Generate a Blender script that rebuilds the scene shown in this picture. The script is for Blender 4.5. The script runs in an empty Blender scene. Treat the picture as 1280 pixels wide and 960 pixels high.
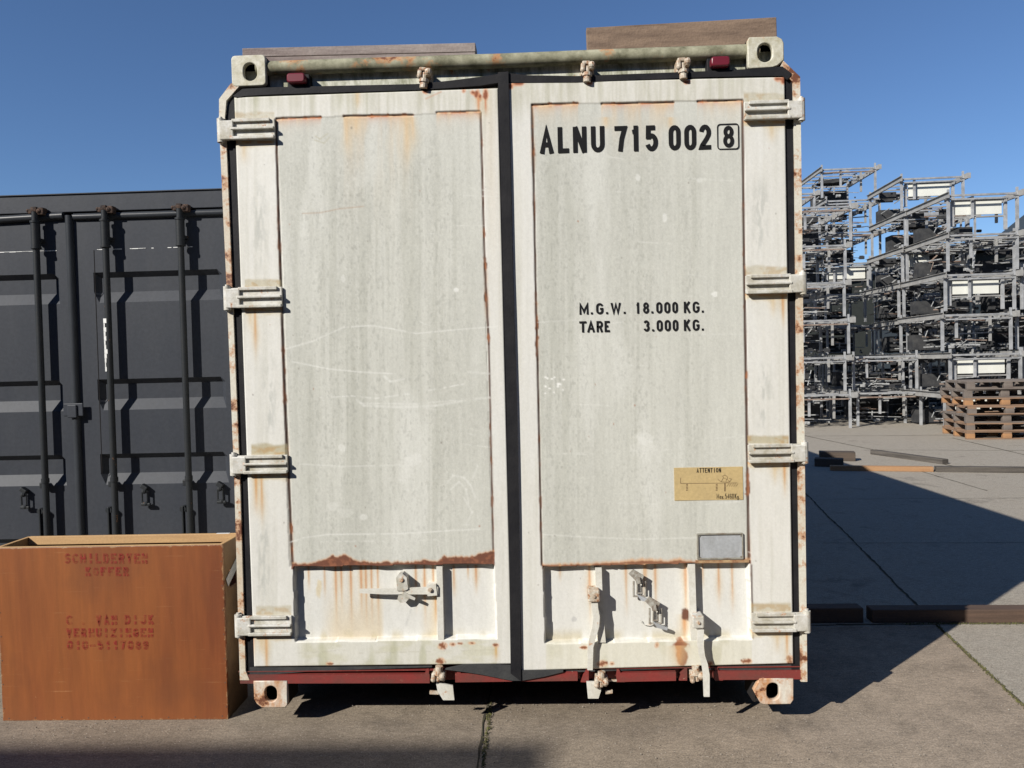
import bpy, bmesh, math, random
import numpy as np
from mathutils import Vector, Matrix
random.seed(7)
R = math.radians
# ------------------------------------------------------------------ scene, camera, light
scn = bpy.context.scene
col = scn.collection
scn.render.engine = 'CYCLES'
scn.view_settings.view_transform = 'Standard'
scn.view_settings.look = 'None'
scn.view_settings.exposure = 0.42
scn.view_settings.gamma = 1.0
scn.cycles.max_bounces = 5
CAM = np.array([0.128, -3.430, 1.539]); YAW, PIT, ROL = -0.0374, -0.0251, -0.0238; FPX = 961.0
cy, sy, cp, sp, cr, sr = math.cos(YAW), math.sin(YAW), math.cos(PIT), math.sin(PIT), math.cos(ROL), math.sin(ROL)
c_f = np.array([sy*cp, cy*cp, sp]); c_r0 = np.array([cy, -sy, 0.0]); c_u0 = np.cross(c_r0, c_f)
c_r = cr*c_r0 + sr*c_u0; c_u = -sr*c_r0 + cr*c_u0
cd = bpy.data.cameras.new('camera'); cam = bpy.data.objects.new('camera', cd); col.objects.link(cam)
cd.sensor_width = 36.0; cd.lens = FPX/1280*36.0; cd.clip_end = 2000; cd.clip_start = 0.05
M = Matrix([[c_r[0], c_u[0], -c_f[0], CAM[0]], [c_r[1], c_u[1], -c_f[1], CAM[1]], [c_r[2], c_u[2], -c_f[2], CAM[2]], [0, 0, 0, 1]])
cam.matrix_world = M
scn.camera = cam
# sun travels along (1.19, 1.14, -1)
SD = Vector((1.19, 1.14, -1.0)).normalized()
EL = math.asin(-SD.z); AZ = math.atan2(-SD.x, -SD.y)
w = bpy.data.worlds.new('World'); scn.world = w; w.use_nodes = True
nt = w.node_tree; bg = nt.nodes['Background']
sky = nt.nodes.new('ShaderNodeTexSky'); sky.sky_type = 'NISHITA'; sky.sun_disc = False
sky.sun_elevation = EL; sky.sun_rotation = AZ; sky.air_density = 0.9; sky.dust_density = 0.0; sky.ozone_density = 5.0
tint = nt.nodes.new('ShaderNodeMix'); tint.data_type = 'RGBA'; tint.blend_type = 'MULTIPLY'; tint.inputs[0].default_value = 1.0
nt.links.new(sky.outputs[0], tint.inputs[6]); tint.inputs[7].default_value = (0.93, 1.0, 1.10, 1)
nt.links.new(tint.outputs[2], bg.inputs[0]); bg.inputs[1].default_value = 0.072
sl = bpy.data.lights.new('sun', 'SUN'); sun = bpy.data.objects.new('sun', sl); col.objects.link(sun)
sl.energy = 5.0; sl.angle = R(0.53); sl.color = (1.0, 0.955, 0.88)
sun.rotation_euler = SD.to_track_quat('-Z', 'Y').to_euler()
sun.location = (-8, -10, 12)

# ------------------------------------------------------------------ survey helper: photo point + depth of its plane -> world
def F(px, py, Y=0.0):
    px = np.asarray(px, float); py = np.asarray(py, float)
    d = [c_f[i] + (px-640)/FPX*c_r[i] - (py-480)/FPX*c_u[i] for i in range(3)]
    t = (Y - CAM[1])/d[1]
    return CAM[0]+t*d[0], CAM[2]+t*d[2]
def P3(px, py, Y=0.0):
    x, z = F(px, py, Y); return (float(x), Y, float(z))
GZ = -0.10

# ------------------------------------------------------------------ materials
MATS = {}
def newmat(name):
    m = bpy.data.materials.new(name); m.use_nodes = True
    return m, m.node_tree, m.node_tree.nodes['Principled BSDF']
def N(nt, t, **kw):
    n = nt.nodes.new(t)
    for k, v in kw.items(): setattr(n, k, v)
    return n
def noise(nt, scale, detail=4, rough=0.6, stretch=None, coord='Object', off=(0, 0, 0)):
    tc = N(nt, 'ShaderNodeTexCoord'); mp = N(nt, 'ShaderNodeMapping')
    mp.inputs['Scale'].default_value = stretch or (1, 1, 1); mp.inputs['Location'].default_value = off
    n = N(nt, 'ShaderNodeTexNoise'); n.inputs['Scale'].default_value = scale
    n.inputs['Detail'].default_value = detail; n.inputs['Roughness'].default_value = rough
    nt.links.new(tc.outputs[coord], mp.inputs[0]); nt.links.new(mp.outputs[0], n.inputs[0])
    return n.outputs[0]
def ramp(nt, src, stops):
    r = N(nt, 'ShaderNodeValToRGB'); e = r.color_ramp.elements
    while len(e) < len(stops): e.new(0.5)
    for k, (p, c) in enumerate(stops):
        e[k].position = p; e[k].color = (c, c, c, 1) if isinstance(c, (int, float)) else (*c, 1)
    nt.links.new(src, r.inputs[0]); return r.outputs[0]
def mix(nt, fac, a, b, mode='MIX'):
    m = N(nt, 'ShaderNodeMix', data_type='RGBA', blend_type=mode)
    for sock, v in ((m.inputs[0], fac), (m.inputs[6], a), (m.inputs[7], b)):
        if isinstance(v, (int, float)): sock.default_value = v
        elif isinstance(v, tuple): sock.default_value = (*v, 1)
        else: nt.links.new(v, sock)
    return m.outputs[2]
def bump(nt, b, src, strength, dist=0.01):
    n = N(nt, 'ShaderNodeBump'); n.inputs['Strength'].default_value = strength; n.inputs['Distance'].default_value = dist
    nt.links.new(src, n.inputs['Height']); nt.links.new(n.outputs[0], b.inputs['Normal'])
def worn(name, base, rough=0.6, metal=0.0, dirt=None, dirt_amt=0.4, dirt_scale=6, rust=0.0, rust_scale=14, stretch=None, bmp=0.15,
         rust_col=(0.13, 0.045, 0.02), rust_edge=(0.42, 0.19, 0.07), seed=0, fine=90):
    if name in MATS: return MATS[name]
    m, nt, b = newmat(name)
    dirt = dirt or tuple(c*0.55 for c in base)
    n1 = noise(nt, dirt_scale, 6, 0.65, stretch, off=(seed*3.1, seed, 0))
    c = mix(nt, ramp(nt, n1, [(0.38, 0.0), (0.68, dirt_amt)]), base, dirt)
    n2 = noise(nt, fine, 3, 0.7, off=(seed, 2, 0))
    c = mix(nt, 0.35, c, ramp(nt, n2, [(0.3, 0.35), (0.7, 0.65)]), 'OVERLAY')
    if rust > 0:
        n3 = noise(nt, rust_scale, 7, 0.7, off=(5+seed, 1, 7))
        a = 0.72 - rust*0.38
        c = mix(nt, ramp(nt, n3, [(a-0.06, 0.0), (a, 0.75)]), c, rust_edge)
        c = mix(nt, ramp(nt, n3, [(a, 0.0), (a+0.04, 1.0)]), c, rust_col)
    nt.links.new(c, b.inputs['Base Color'])
    b.inputs['Roughness'].default_value = rough; b.inputs['Metallic'].default_value = metal
    if max(base) < 0.08: b.inputs['Specular IOR Level'].default_value = 0.16
    if bmp: bump(nt, b, mix(nt, 0.5, n1, n2), bmp)
    MATS[name] = m; return m

# ------------------------------------------------------------------ mesh helpers
def tag(o, label=None, cat=None, group=None, kind=None):
    if label: o['label'] = label
    if cat: o['category'] = cat
    if group: o['group'] = group
    if kind: o['kind'] = kind
    return o
def empty(name, loc, label=None, cat=None, group=None, rz=0.0):
    o = bpy.data.objects.new(name, None); col.objects.link(o); o.location = loc; o.rotation_euler = (0, 0, rz)
    o.empty_display_size = 0.2
    return tag(o, label, cat, group)
class MB:
    """collects pieces of one part; build() links ONE mesh object"""
    def __init__(s): s.bm = bmesh.new()
    def box(s, lo, hi, bev=0.0, M=None):
        r = bmesh.ops.create_cube(s.bm, size=1.0)['verts']
        lo = Vector(lo); hi = Vector(hi)
        for v in r:
            v.co = Vector(((lo.x+hi.x)/2+v.co.x*(hi.x-lo.x), (lo.y+hi.y)/2+v.co.y*(hi.y-lo.y), (lo.z+hi.z)/2+v.co.z*(hi.z-lo.z)))
        if bev > 0:
            es = list({e for v in r for e in v.link_edges})
            r2 = bmesh.ops.bevel(s.bm, geom=es, offset=bev, segments=2, affect='EDGES', profile=0.5)
            r = list({v for f in r2['faces'] for v in f.verts} | {v for v in r if v.is_valid})
        if M is not None: bmesh.ops.transform(s.bm, matrix=M, verts=[v for v in r if v.is_valid])
        return s
    def bar(s, a, b, w, h, bev=0.0, up=(0, 0, 1)):
        a = Vector(a); b = Vector(b); d = b-a; L = d.length; d.normalize(); up = Vector(up)
        if abs(d.dot(up)) > 0.99: up = Vector((0, 1, 0))
        x = d.cross(up).normalized(); z = x.cross(d)
        T = Matrix([[x.x, d.x, z.x, a.x], [x.y, d.y, z.y, a.y], [x.z, d.z, z.z, a.z], [0, 0, 0, 1]])
        return s.box((-w/2, 0, -h/2), (w/2, L, h/2), bev, T)
    def cyl(s, a, b, r, r2=None, n=16, caps=True):
        a = Vector(a); b = Vector(b); d = b-a
        q = d.to_track_quat('Z', 'Y').to_matrix().to_4x4(); q.translation = (a+b)/2
        bmesh.ops.create_cone(s.bm, cap_ends=caps, segments=n, radius1=r, radius2=r if r2 is None else r2, depth=d.length, matrix=q)
        return s
    def tube(s, pts, r, n=10):
        for a, b in zip(pts[:-1], pts[1:]): s.cyl(a, b, r, n=n)
        for p in pts[1:-1]: s.ball(p, r, n)
        return s
    def ball(s, c, r, n=12, sc=(1, 1, 1)):
        T = Matrix.Translation(c) @ Matrix.Diagonal((r*sc[0], r*sc[1], r*sc[2], 1))
        bmesh.ops.create_uvsphere(s.bm, u_segments=n, v_segments=max(6, n//2), radius=1.0, matrix=T); return s
    def prism(s, pts, y0, y1):
        """polygon in XZ [(x,z)], extruded from y0 to y1"""
        A = [s.bm.verts.new((x, y0, z)) for x, z in pts]; B = [s.bm.verts.new((x, y1, z)) for x, z in pts]
        s.bm.faces.new(A); s.bm.faces.new(B[::-1]); n = len(pts)
        for i in range(n): s.bm.faces.new((A[i], B[i], B[(i+1) % n], A[(i+1) % n]))
        return s
    def bandpx(s, top, bot, y0, y1):
        """band between two photo polylines of equal length on plane y0"""
        for k in range(len(top)-1):
            q = [top[k], top[k+1], bot[k+1], bot[k]]
            s.prism([tuple(float(v) for v in F(*p, y0)) for p in q], y0, y1)
        return s
    def build(s, name, mat, parent=None, loc=(0, 0, 0), smooth=False, kind=None):
        bmesh.ops.recalc_face_normals(s.bm, faces=s.bm.faces)
        me = bpy.data.meshes.new(name); s.bm.to_mesh(me); s.bm.free()
        o = bpy.data.objects.new(name, me); col.objects.link(o); me.materials.append(mat)
        o.location = loc
        if parent: o.parent = parent
        if smooth:
            me.polygons.foreach_set('use_smooth', [True]*len(me.polygons))
            try: me.set_sharp_from_angle(angle=R(38))
            except Exception: pass
        if kind: o['kind'] = kind
        return o
def plate(name, loops, y0, y1, mat, parent=None, bev=0.0):
    """flat plate in XZ with holes: loops[0] outer, others holes"""
    cu = bpy.data.curves.new(name, 'CURVE'); cu.dimensions = '2D'; cu.fill_mode = 'BOTH'
    for L in loops:
        sp_ = cu.splines.new('POLY'); sp_.points.add(len(L)-1); sp_.use_cyclic_u = True
        for p, (x, z) in zip(sp_.points, L): p.co = (x, z, 0, 1)
    cu.extrude = abs(y1-y0)/2 - bev; cu.bevel_depth = bev; cu.bevel_resolution = 1; cu.offset = -bev
    t = bpy.data.objects.new('tmp', cu); col.objects.link(t)
    dg = bpy.context.evaluated_depsgraph_get(); me = bpy.data.meshes.new_from_object(t.evaluated_get(dg))
    bpy.data.objects.remove(t)
    me.transform(Matrix(((1, 0, 0, 0), (0, 0, -1, (y0+y1)/2), (0, 1, 0, 0), (0, 0, 0, 1))))
    me.name = name; me.materials.clear(); me.materials.append(mat)
    o = bpy.data.objects.new(name, me); col.objects.link(o)
    if parent: o.parent = parent
    return o
def copy_tree(o, parent=None):
    c = o.copy(); col.objects.link(c)
    if parent: c.parent = parent
    for ch in list(o.children): copy_tree(ch, c)
    return c

# ------------------------------------------------------------------ numpy noise
def vnoise(X, Y, sx, sy, seed=0, octv=3):
    rs = np.random.RandomState(seed); out = np.zeros(np.shape(X)); amp = 1.0; tot = 0
    for o in range(octv):
        g = rs.rand(257, 257); u = X/sx*(2**o)+rs.rand()*50; v = Y/sy*(2**o)+rs.rand()*50
        i = np.floor(u).astype(int); j = np.floor(v).astype(int); fu = u-i; fv = v-j
        fu = fu*fu*(3-2*fu); fv = fv*fv*(3-2*fv)
        a = g[i % 256, j % 256]; b = g[(i+1) % 256, j % 256]; c = g[i % 256, (j+1) % 256]; d = g[(i+1) % 256, (j+1) % 256]
        out += amp*((a*(1-fu)+b*fu)*(1-fv)+(c*(1-fu)+d*fu)*fv); tot += amp; amp *= 0.55
    return out/tot
def sstep(a, b, x):
    t = np.clip((x-a)/(b-a), 0, 1); return t*t*(3-2*t)

# ------------------------------------------------------------------ stroke lettering
def arc(cx, cz, rx, rz, a0, a1, n=9):
    return [(cx+rx*math.cos(R(a0+(a1-a0)*k/n)), cz+rz*math.sin(R(a0+(a1-a0)*k/n))) for k in range(n+1)]
GL = {
 'A': [[(0, 0), (.5, 1), (1, 0)], [(.2, .3), (.8, .3)]],
 'L': [[(0, 1), (0, 0), (1, 0)]],
 'N': [[(0, 0), (0, 1)], [(0, 1), (1, 0)], [(1, 0), (1, 1)]],
 'U': [[(0, 1), (0, .3)]+arc(.5, .27, .5, .27, 180, 360)+[(1, 1)]],
 '7': [[(0, 1), (1, 1), (.62, .5), (.4, 0)]],
 '1': [[(.7, 1), (.7, 0)], [(0.05, .80), (.7, .83)]],
 '5': [[(.95, 1), (.13, 1), (.09, .46)], arc(.5, .31, .5, .31, 140, -160, 16)],
 '0': [[(0, .5), (0, .3)]+arc(.5, .25, .5, .25, 180, 360)+arc(.5, .75, .5, .25, 0, 180)+[(0, .5)]],
 '2': [arc(.5, .72, .5, .28, 170, -25, 10)+[(.7, .42), (.1, .1), (0, 0), (1, 0)]],
 '3': [arc(.5, .765, .46, .235, 165, -90, 10), arc(.5, .265, .5, .265, 90, -165, 11)],
 '8': [arc(.5, .765, .44, .235, -90, 270, 18), arc(.5, .265, .5, .265, 90, 450, 18)],
 '4': [[(.75, 0), (.75, 1), (0, .3), (1, .3)]],
 '6': [arc(.5, .72, .5, .28, 20, 180, 8)+[(0, .3)]+arc(.5, .28, .5, .28, 180, 520, 18)],
 '9': [arc(.5, .28, .5, .28, 200, 360, 8)+[(1, .7)]+arc(.5, .72, .5, .28, 0, 340, 18)],
 'M': [[(0, 0), (0, 1), (.5, .2), (1, 1), (1, 0)]],
 'W': [[(0, 1), (.25, 0), (.5, .95), (.75, 0), (1, 1)]],
 'G': [arc(.5, .72, .5, .28, 15, 180, 8)+[(0, .3)]+arc(.5, .27, .5, .27, 180, 360, 8)+[(1, .47), (.55, .47)]],
 'K': [[(0, 0), (0, 1)], [(0, .38), (.95, 1)], [(.32, .58), (1, 0)]],
 'T': [[(0, 1), (1, 1)], [(.5, 1), (.5, 0)]],
 'R': [[(0, 0), (0, 1), (.55, 1)]+arc(.6, .74, .38, .26, 80, -80, 8)+[(.0, .48)], [(.55, .48), (1, 0)]],
 'E': [[(1, 1), (0, 1), (0, 0), (1, 0)], [(0, .52), (.85, .52)]],
 'F': [[(1, 1), (0, 1), (0, 0)], [(0, .52), (.85, .52)]],
 'I': [[(.5, 0), (.5, 1)]],
 'C': [arc(.5, .72, .5, .28, 15, 180, 8)+[(0, .3)]+arc(.5, .27, .5, .27, 180, 345, 8)],
 'S': [arc(.5, .75, .48, .25, 15, 230, 9)+arc(.5, .25, .5, .27, 60, -165, 9)],
 'H': [[(0, 0), (0, 1)], [(1, 0), (1, 1)], [(0, .5), (1, .5)]],
 'D': [[(0, 0), (0, 1), (.5, 1)]+arc(.5, .5, .5, .5, 80, -80, 10)+[(.5, 0), (0, 0)]],
 'Y': [[(0, 1), (.5, .5), (1, 1)], [(.5, .5), (.5, 0)]],
 'O': [arc(.5, .5, .5, .5, 90, 450, 18)],
 'V': [[(0, 1), (.5, 0), (1, 1)]],
 'J': [[(1, 1), (1, .27)]+arc(.5, .27, .5, .27, 0, -180, 8)],
 'Z': [[(0, 1), (1, 1), (0, 0), (1, 0)]],
 'a': [arc(.45, .25, .45, .25, 90, 450, 12), [(.9, .52), (.9, 0)]],
 'x': [[(0, .5), (1, 0)], [(1, .5), (0, 0)]],
 'g': [arc(.45, .25, .45, .25, 90, 450, 12), [(.9, .5), (.9, -.15), (.5, -.25), (.1, -.18)]],
 '-': [[(0, .45), (1, .45)]],
}
def ribbon(bm, pts, t, closed=False, y=0.0):
    P = [Vector((p[0], p[1])) for p in pts]
    Q = [P[0]]
    for p in P[1:]:
        if (p-Q[-1]).length > 1e-5: Q.append(p)
    P = Q; n = len(P)
    if n < 2: return
    cl = (P[0]-P[-1]).length < 1e-4 and n > 3
    if cl: P = P[:-1]; n -= 1
    L, Rr = [], []
    for i in range(n):
        a = P[i]-P[i-1] if (i > 0 or cl) else P[1]-P[0]
        b = P[(i+1) % n]-P[i] if (i < n-1 or cl) else P[i]-P[i-1]
        a = a.normalized(); b = b.normalized()
        na = Vector((-a.y, a.x)); nb = Vector((-b.y, b.x)); m = (na+nb)
        m = m.normalized() if m.length > 0.2 else na
        k = t/2/max(0.42, m.dot(na)); L.append(P[i]+m*k); Rr.append(P[i]-m*k)
    V = [(bm.verts.new((l.x, y, l.y)), bm.verts.new((r.x, y, r.y))) for l, r in zip(L, Rr)]
    for i in range(n if cl else n-1):
        j = (i+1) % n; bm.faces.new((V[i][0], V[j][0], V[j][1], V[i][1]))
def glyph(bm, ch, x0, x1, z0, z1, t, y, bridge=0):
    if ch == '.':
        ribbon(bm, [((x0+x1)/2, z0), ((x0+x1)/2, z0+t)], t, y=y); return
    w = x1-x0-t; h = z1-z0-t
    yy = y
    for k, pl in enumerate(GL[ch]):
        pts = [(x0+t/2+w*a, z0+t/2+h*b) for a, b in pl]
        for e_, n_ in ((0, 1), (-1, -2)):   # run flat stroke ends out to the full height or width
            a, b = pl[e_]; ex, ez = pts[e_]; dx, dz = abs(pts[e_][0]-pts[n_][0]), abs(pts[e_][1]-pts[n_][1])
            if dz > dx: ez = z0 if b < 1e-6 else z1 if b > 1-1e-6 else ez
            else: ex = x0 if a < 1e-6 else x1 if a > 1-1e-6 else ex
            if (ex, ez) != tuple(pts[e_]): pts[e_] = (ex, ez)
        if not bridge: ribbon(bm, pts, t, y=yy-0.0001*k)
        else:
            zb = (z0+z1)/2+h*0.12*(1 if ch in 'SCGDOU09' else -0.9)
            out = []
            for a, b in zip(pts[:-1], pts[1:]):
                m = 6
                for q in range(m):
                    p = (a[0]+(b[0]-a[0])*q/m, a[1]+(b[1]-a[1])*q/m); r_ = (a[0]+(b[0]-a[0])*(q+1)/m, a[1]+(b[1]-a[1])*(q+1)/m)
                    if abs((p[1]+r_[1])/2-zb) < bridge:
                        if len(out) > 1: ribbon(bm, out, t, y=yy-0.0001*k)
                        out = []
                    else:
                        if not out: out = [p]
                        out.append(r_)
            if len(out) > 1: ribbon(bm, out, t, y=yy-0.0001*k)
def letters(name, items, mat, parent, Y=-0.003, tz=None, bridge=0):
    """items: (char, px_left, px_right, py_top, py_bottom, stroke_px)"""
    bm = bmesh.new()
    for ch, a, b, pt, pb, t in items:
        x0, z0 = F(a, pb, 0); x1, z1 = F(b, pt, 0)
        xa, za = F((a+b)/2, pb); xb, zb = F((a+b)/2, pt); s = (float(zb)-float(za))/(pb-pt)
        c = float(xa+xb)/2; hw = (b-a)*s/2
        glyph(bm, ch, c-hw, c+hw, float(za), float(zb), t*s, 0, bridge)
    me = bpy.data.meshes.new(name); bm.to_mesh(me); bm.free(); me.materials.append(mat)
    for v in me.vertices: v.co.y += Y
    o = bpy.data.objects.new(name, me); col.objects.link(o); o.parent = parent; return o

# ================================================================== GROUND
def ground_mat():
    m, nt, b = newmat('concrete_ground')
    big = noise(nt, 0.9, 6, 0.6); med = noise(nt, 7, 6, 0.7); fine = noise(nt, 120, 4, 0.75)
    c = mix(nt, ramp(nt, big, [(0.35, 0.0), (0.65, 1.0)]), (0.185, 0.150, 0.113), (0.250, 0.207, 0.158))
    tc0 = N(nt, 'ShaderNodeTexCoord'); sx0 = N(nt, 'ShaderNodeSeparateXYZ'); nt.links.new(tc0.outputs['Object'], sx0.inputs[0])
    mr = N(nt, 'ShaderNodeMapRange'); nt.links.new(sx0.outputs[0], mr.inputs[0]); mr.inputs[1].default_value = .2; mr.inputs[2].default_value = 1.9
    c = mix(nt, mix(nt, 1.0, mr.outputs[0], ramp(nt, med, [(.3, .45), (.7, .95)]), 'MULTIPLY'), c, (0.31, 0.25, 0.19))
    # slabs beyond the first joint are greyer and paler
    tc = N(nt, 'ShaderNodeTexCoord'); sx = N(nt, 'ShaderNodeSeparateXYZ'); nt.links.new(tc.outputs['Object'], sx.inputs[0])
    c2 = mix(nt, ramp(nt, med, [(0.35, 0.0), (0.7, 1.0)]), (0.350, 0.315, 0.262), (0.270, 0.242, 0.200))
    st = N(nt, 'ShaderNodeMath', operation='GREATER_THAN'); nt.links.new(sx.outputs[1], st.inputs[0]); st.inputs[1].default_value = 1.27
    # slab right of the diagonal joint
    dv = N(nt, 'ShaderNodeMath', operation='MULTIPLY_ADD'); nt.links.new(sx.outputs[1], dv.inputs[0]); dv.inputs[1].default_value = 0.147; dv.inputs[2].default_value = 2.309
    s2 = N(nt, 'ShaderNodeMath', operation='GREATER_THAN'); nt.links.new(sx.outputs[0], s2.inputs[0]); nt.links.new(dv.outputs[0], s2.inputs[1])
    mx = N(nt, 'ShaderNodeMath', operation='MAXIMUM'); nt.links.new(st.outputs[0], mx.inputs[0]); nt.links.new(s2.outputs[0], mx.inputs[1])
    c = mix(nt, mx.outputs[0], c, c2)
    c = mix(nt, ramp(nt, med, [(0.28, 0.45), (0.55, 0.0)]), c, (0.13, 0.105, 0.080))
    st_ = noise(nt, 1.7, 5, .7, off=(4, 8, 0)); c = mix(nt, ramp(nt, st_, [(.60, 0.), (.70, .45)]), c, (.085, .072, .06))
    c = mix(nt, 0.75, c, ramp(nt, fine, [(0.3, 0.2), (0.7, 0.8)]), 'OVERLAY')
    c = mix(nt, 0.5, c, ramp(nt, noise(nt, 28, 5, .75, (1, 2.2, 1)), [(0.3, 0.25), (0.7, 0.75)]), 'OVERLAY')
    # pale and dark aggregate
    for sc, th, colr, sd in ((55, 0.055, (0.55, 0.50, 0.44), 0), (38, 0.05, (0.05, 0.04, 0.035), 9), (130, 0.10, (0.45, 0.41, 0.36), 4)):
        mp = N(nt, 'ShaderNodeMapping'); mp.inputs['Location'].default_value = (sd, sd*2, 0); nt.links.new(tc.outputs['Object'], mp.inputs[0])
        v = N(nt, 'ShaderNodeTexVoronoi'); v.inputs['Scale'].default_value = sc; nt.links.new(mp.outputs[0], v.inputs[0])
        hs = N(nt, 'ShaderNodeSeparateColor'); nt.links.new(v.outputs['Color'], hs.inputs[0])
        g1 = ramp(nt, v.outputs['Distance'], [(th, 1.0), (th+0.12, 0.0)]); g2 = ramp(nt, hs.outputs[0], [(0.72, 0.0), (0.76, 0.8)])
        c = mix(nt, mix(nt, 1.0, g1, g2, 'MULTIPLY'), c, colr)
    nt.links.new(c, b.inputs['Base Color']); b.inputs['Roughness'].default_value = 0.92
    b.inputs['Specular IOR Level'].default_value = 0.25
    bump(nt, b, mix(nt, 0.35, fine, med), 0.45, 0.006)
    return m
gm = ground_mat()
g = MB(); g.bm.faces.new([g.bm.verts.new(p) for p in ((-300, -120, GZ), (400, -120, GZ), (400, 700, GZ), (-300, 700, GZ))])
g.build('ground', gm, kind='structure')
# joints between slabs: sunken-looking dirt lines 4 mm above the sheet
jm = worn('joint_dirt', (0.050, 0.042, 0.034), 0.95, dirt=(0.09, 0.085, 0.05), dirt_amt=0.8, dirt_scale=25, bmp=0.5)
def joint(a, b, w=0.014, seed=0, n=None):
    a = Vector(a); b = Vector(b); L = (b-a).length; n = n or max(8, int(L/0.06)); rs = random.Random(seed)
    d = (b-a).normalized(); nn = Vector((-d.y, d.x)); bm = bmesh.new(); V = []; wob = 0
    for k in range(n+1):
        p = a+(b-a)*k/n; wob = wob*0.8+rs.uniform(-.004, .004); w1 = w*rs.uniform(.35, 1.1); w2 = w*rs.uniform(.35, 1.1)
        V.append((bm.verts.new((*(p+nn*(w1/2+wob)), GZ+.004)), bm.verts.new((*(p-nn*(w2/2-wob)), GZ+.004))))
    for k in range(n): bm.faces.new((V[k][0], V[k][1], V[k+1][1], V[k+1][0]))
    me = bpy.data.meshes.new('ground_joint'); bm.to_mesh(me); bm.free(); me.materials.append(jm)
    o = bpy.data.objects.new('ground_joint', me); col.objects.link(o); o['kind'] = 'structure'; return o
J = [((-.150, -2.5), (-.172, 1.26), .014), ((-6, 1.27), (1.9, 1.30), .012), ((1.9, 1.30), (12, 1.22), .02), ((2.49, 1.28), (1.94, -2.5), .016),
     ((2.50, 1.30), (3.25, 5.7), .022), ((3.25, 5.7), (4.6, 14.0), .025), ((5.6, 13.3), (6.2, 7.4), .03), ((8.15, 11.9), (7.5, 6.0), .03),
     ((3.4, 5.52), (9.0, 5.2), .012), ((2.6, 3.40), (7.0, 3.15), .012), ((5.0, 12.9), (12, 11.9), .03), ((5.8, 10.2), (12, 8.9), .02),
     ((5.45, 7.6), (5.42, 5.9), .015), ((8.0, 6.5), (13, 9), .02), ((-.172, 1.3), (.2, 9), .014)]
for k, (a, b, w_) in enumerate(J): joint(a, b, w_, k)
# moss and grit along the joints
mossm = worn('moss', (0.10, 0.10, 0.03), 0.95, dirt=(0.06, 0.05, 0.03), dirt_amt=0.9, dirt_scale=30)
def tufts(name, segs, mat, label, dens, size, spread, flat=0.5):
    bm = bmesh.new(); rs = random.Random(3)
    for a, b in segs:
        a = Vector(a); b = Vector(b); L = (b-a).length
        for k in range(int(L*dens)):
            t = rs.random(); p = a+(b-a)*t; s = size*rs.uniform(.4, 1.3)
            q = Vector((p.x+rs.gauss(0, spread), p.y+rs.gauss(0, spread), GZ+.004))
            ang = rs.uniform(0, 6.28); h = s*rs.uniform(.3, 1.2)*flat
            d = Vector((math.cos(ang), math.sin(ang), 0))*s*.5; e = Vector((-d.y, d.x, 0))*rs.uniform(.3, .8)
            vs = [bm.verts.new(q+d), bm.verts.new(q+e), bm.verts.new(q-d), bm.verts.new(q-e)]; tp = bm.verts.new(q+Vector((0, 0, h)))
            for i in range(4): bm.faces.new((vs[i], vs[(i+1) % 4], tp))
    me = bpy.data.meshes.new(name); bm.to_mesh(me); bm.free(); me.materials.append(mat)
    o = bpy.data.objects.new(name, me); col.objects.link(o); return tag(o, label, 'ground cover', None, 'stuff')
tufts('moss', [((-.140, -.8), (-.148, .25)), ((2.49, 1.28), (2.30, .0)), ((2.3, 1.30), (3.4, 1.27))], mossm,
      'low green moss growing in the concrete joints', 420, .009, .006, 0.9)
gritm = worn('grit', (0.30, 0.27, 0.23), 0.95, dirt=(0.10, 0.08, 0.065), dirt_amt=1.0, dirt_scale=40)
tufts('grit', [((-.12, -.8), (-.13, .25)), ((2.52, 1.28), (2.32, .0)), ((1.6, .55), (2.1, .45)), ((-1.3, .2), (1.2, .22)), ((.5, -.3), (2.2, -.2)), ((-2.4, -.02), (-1.4, -.02)), ((2.5, 1.31), (3.4, 1.3))], gritm,
      'loose pale grit lying beside the concrete joints', 90, .007, .06, 0.6)

# ================================================================== WHITE CONTAINER
white = worn('white_paint', (0.58, 0.57, 0.52), 0.55, dirt=(0.42, 0.39, 0.30), dirt_amt=0.5, dirt_scale=9, rust=0.10, rust_scale=16)
mossy = worn('mossy_white_paint', (0.54, 0.54, 0.46), 0.7, dirt=(0.11, 0.115, 0.045), dirt_amt=0.95, dirt_scale=26, rust=0.12, rust_scale=9, stretch=(1, 1, .35))
tubem = worn('mossy_tube_paint', (0.33, 0.32, 0.225), 0.8, dirt=(0.075, 0.072, 0.035), dirt_amt=1.0, dirt_scale=9, rust=0.24, rust_scale=5, stretch=(1, 1, 1))
hingem = worn('hinge_paint', (0.54, 0.53, 0.49), 0.5, dirt=(0.26, 0.23, 0.15), dirt_amt=0.75, dirt_scale=16, rust=0.2, rust_scale=30)
castm = worn('casting_paint', (0.53, 0.515, 0.43), 0.6, dirt=(0.30, 0.27, 0.16), dirt_amt=0.8, dirt_scale=22, rust=0.12, rust_scale=24)
castr = worn('rusty_casting_paint', (0.56, 0.53, 0.46), 0.6, dirt=(0.42, 0.20, 0.08), dirt_amt=.95, dirt_scale=12, rust=0.40, rust_scale=10, stretch=(1, 1, .4))
rustm = worn('rusty_steel', (0.20, 0.075, 0.035), 0.9, dirt=(0.42, 0.30, 0.16), dirt_amt=0.9, dirt_scale=30)
postm = worn('post_paint', (0.56, 0.54, 0.46), 0.6, dirt=(0.40, 0.27, 0.15), dirt_amt=0.6, dirt_scale=6, rust=0.42, rust_scale=7, stretch=(1, 1, .3))
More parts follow.
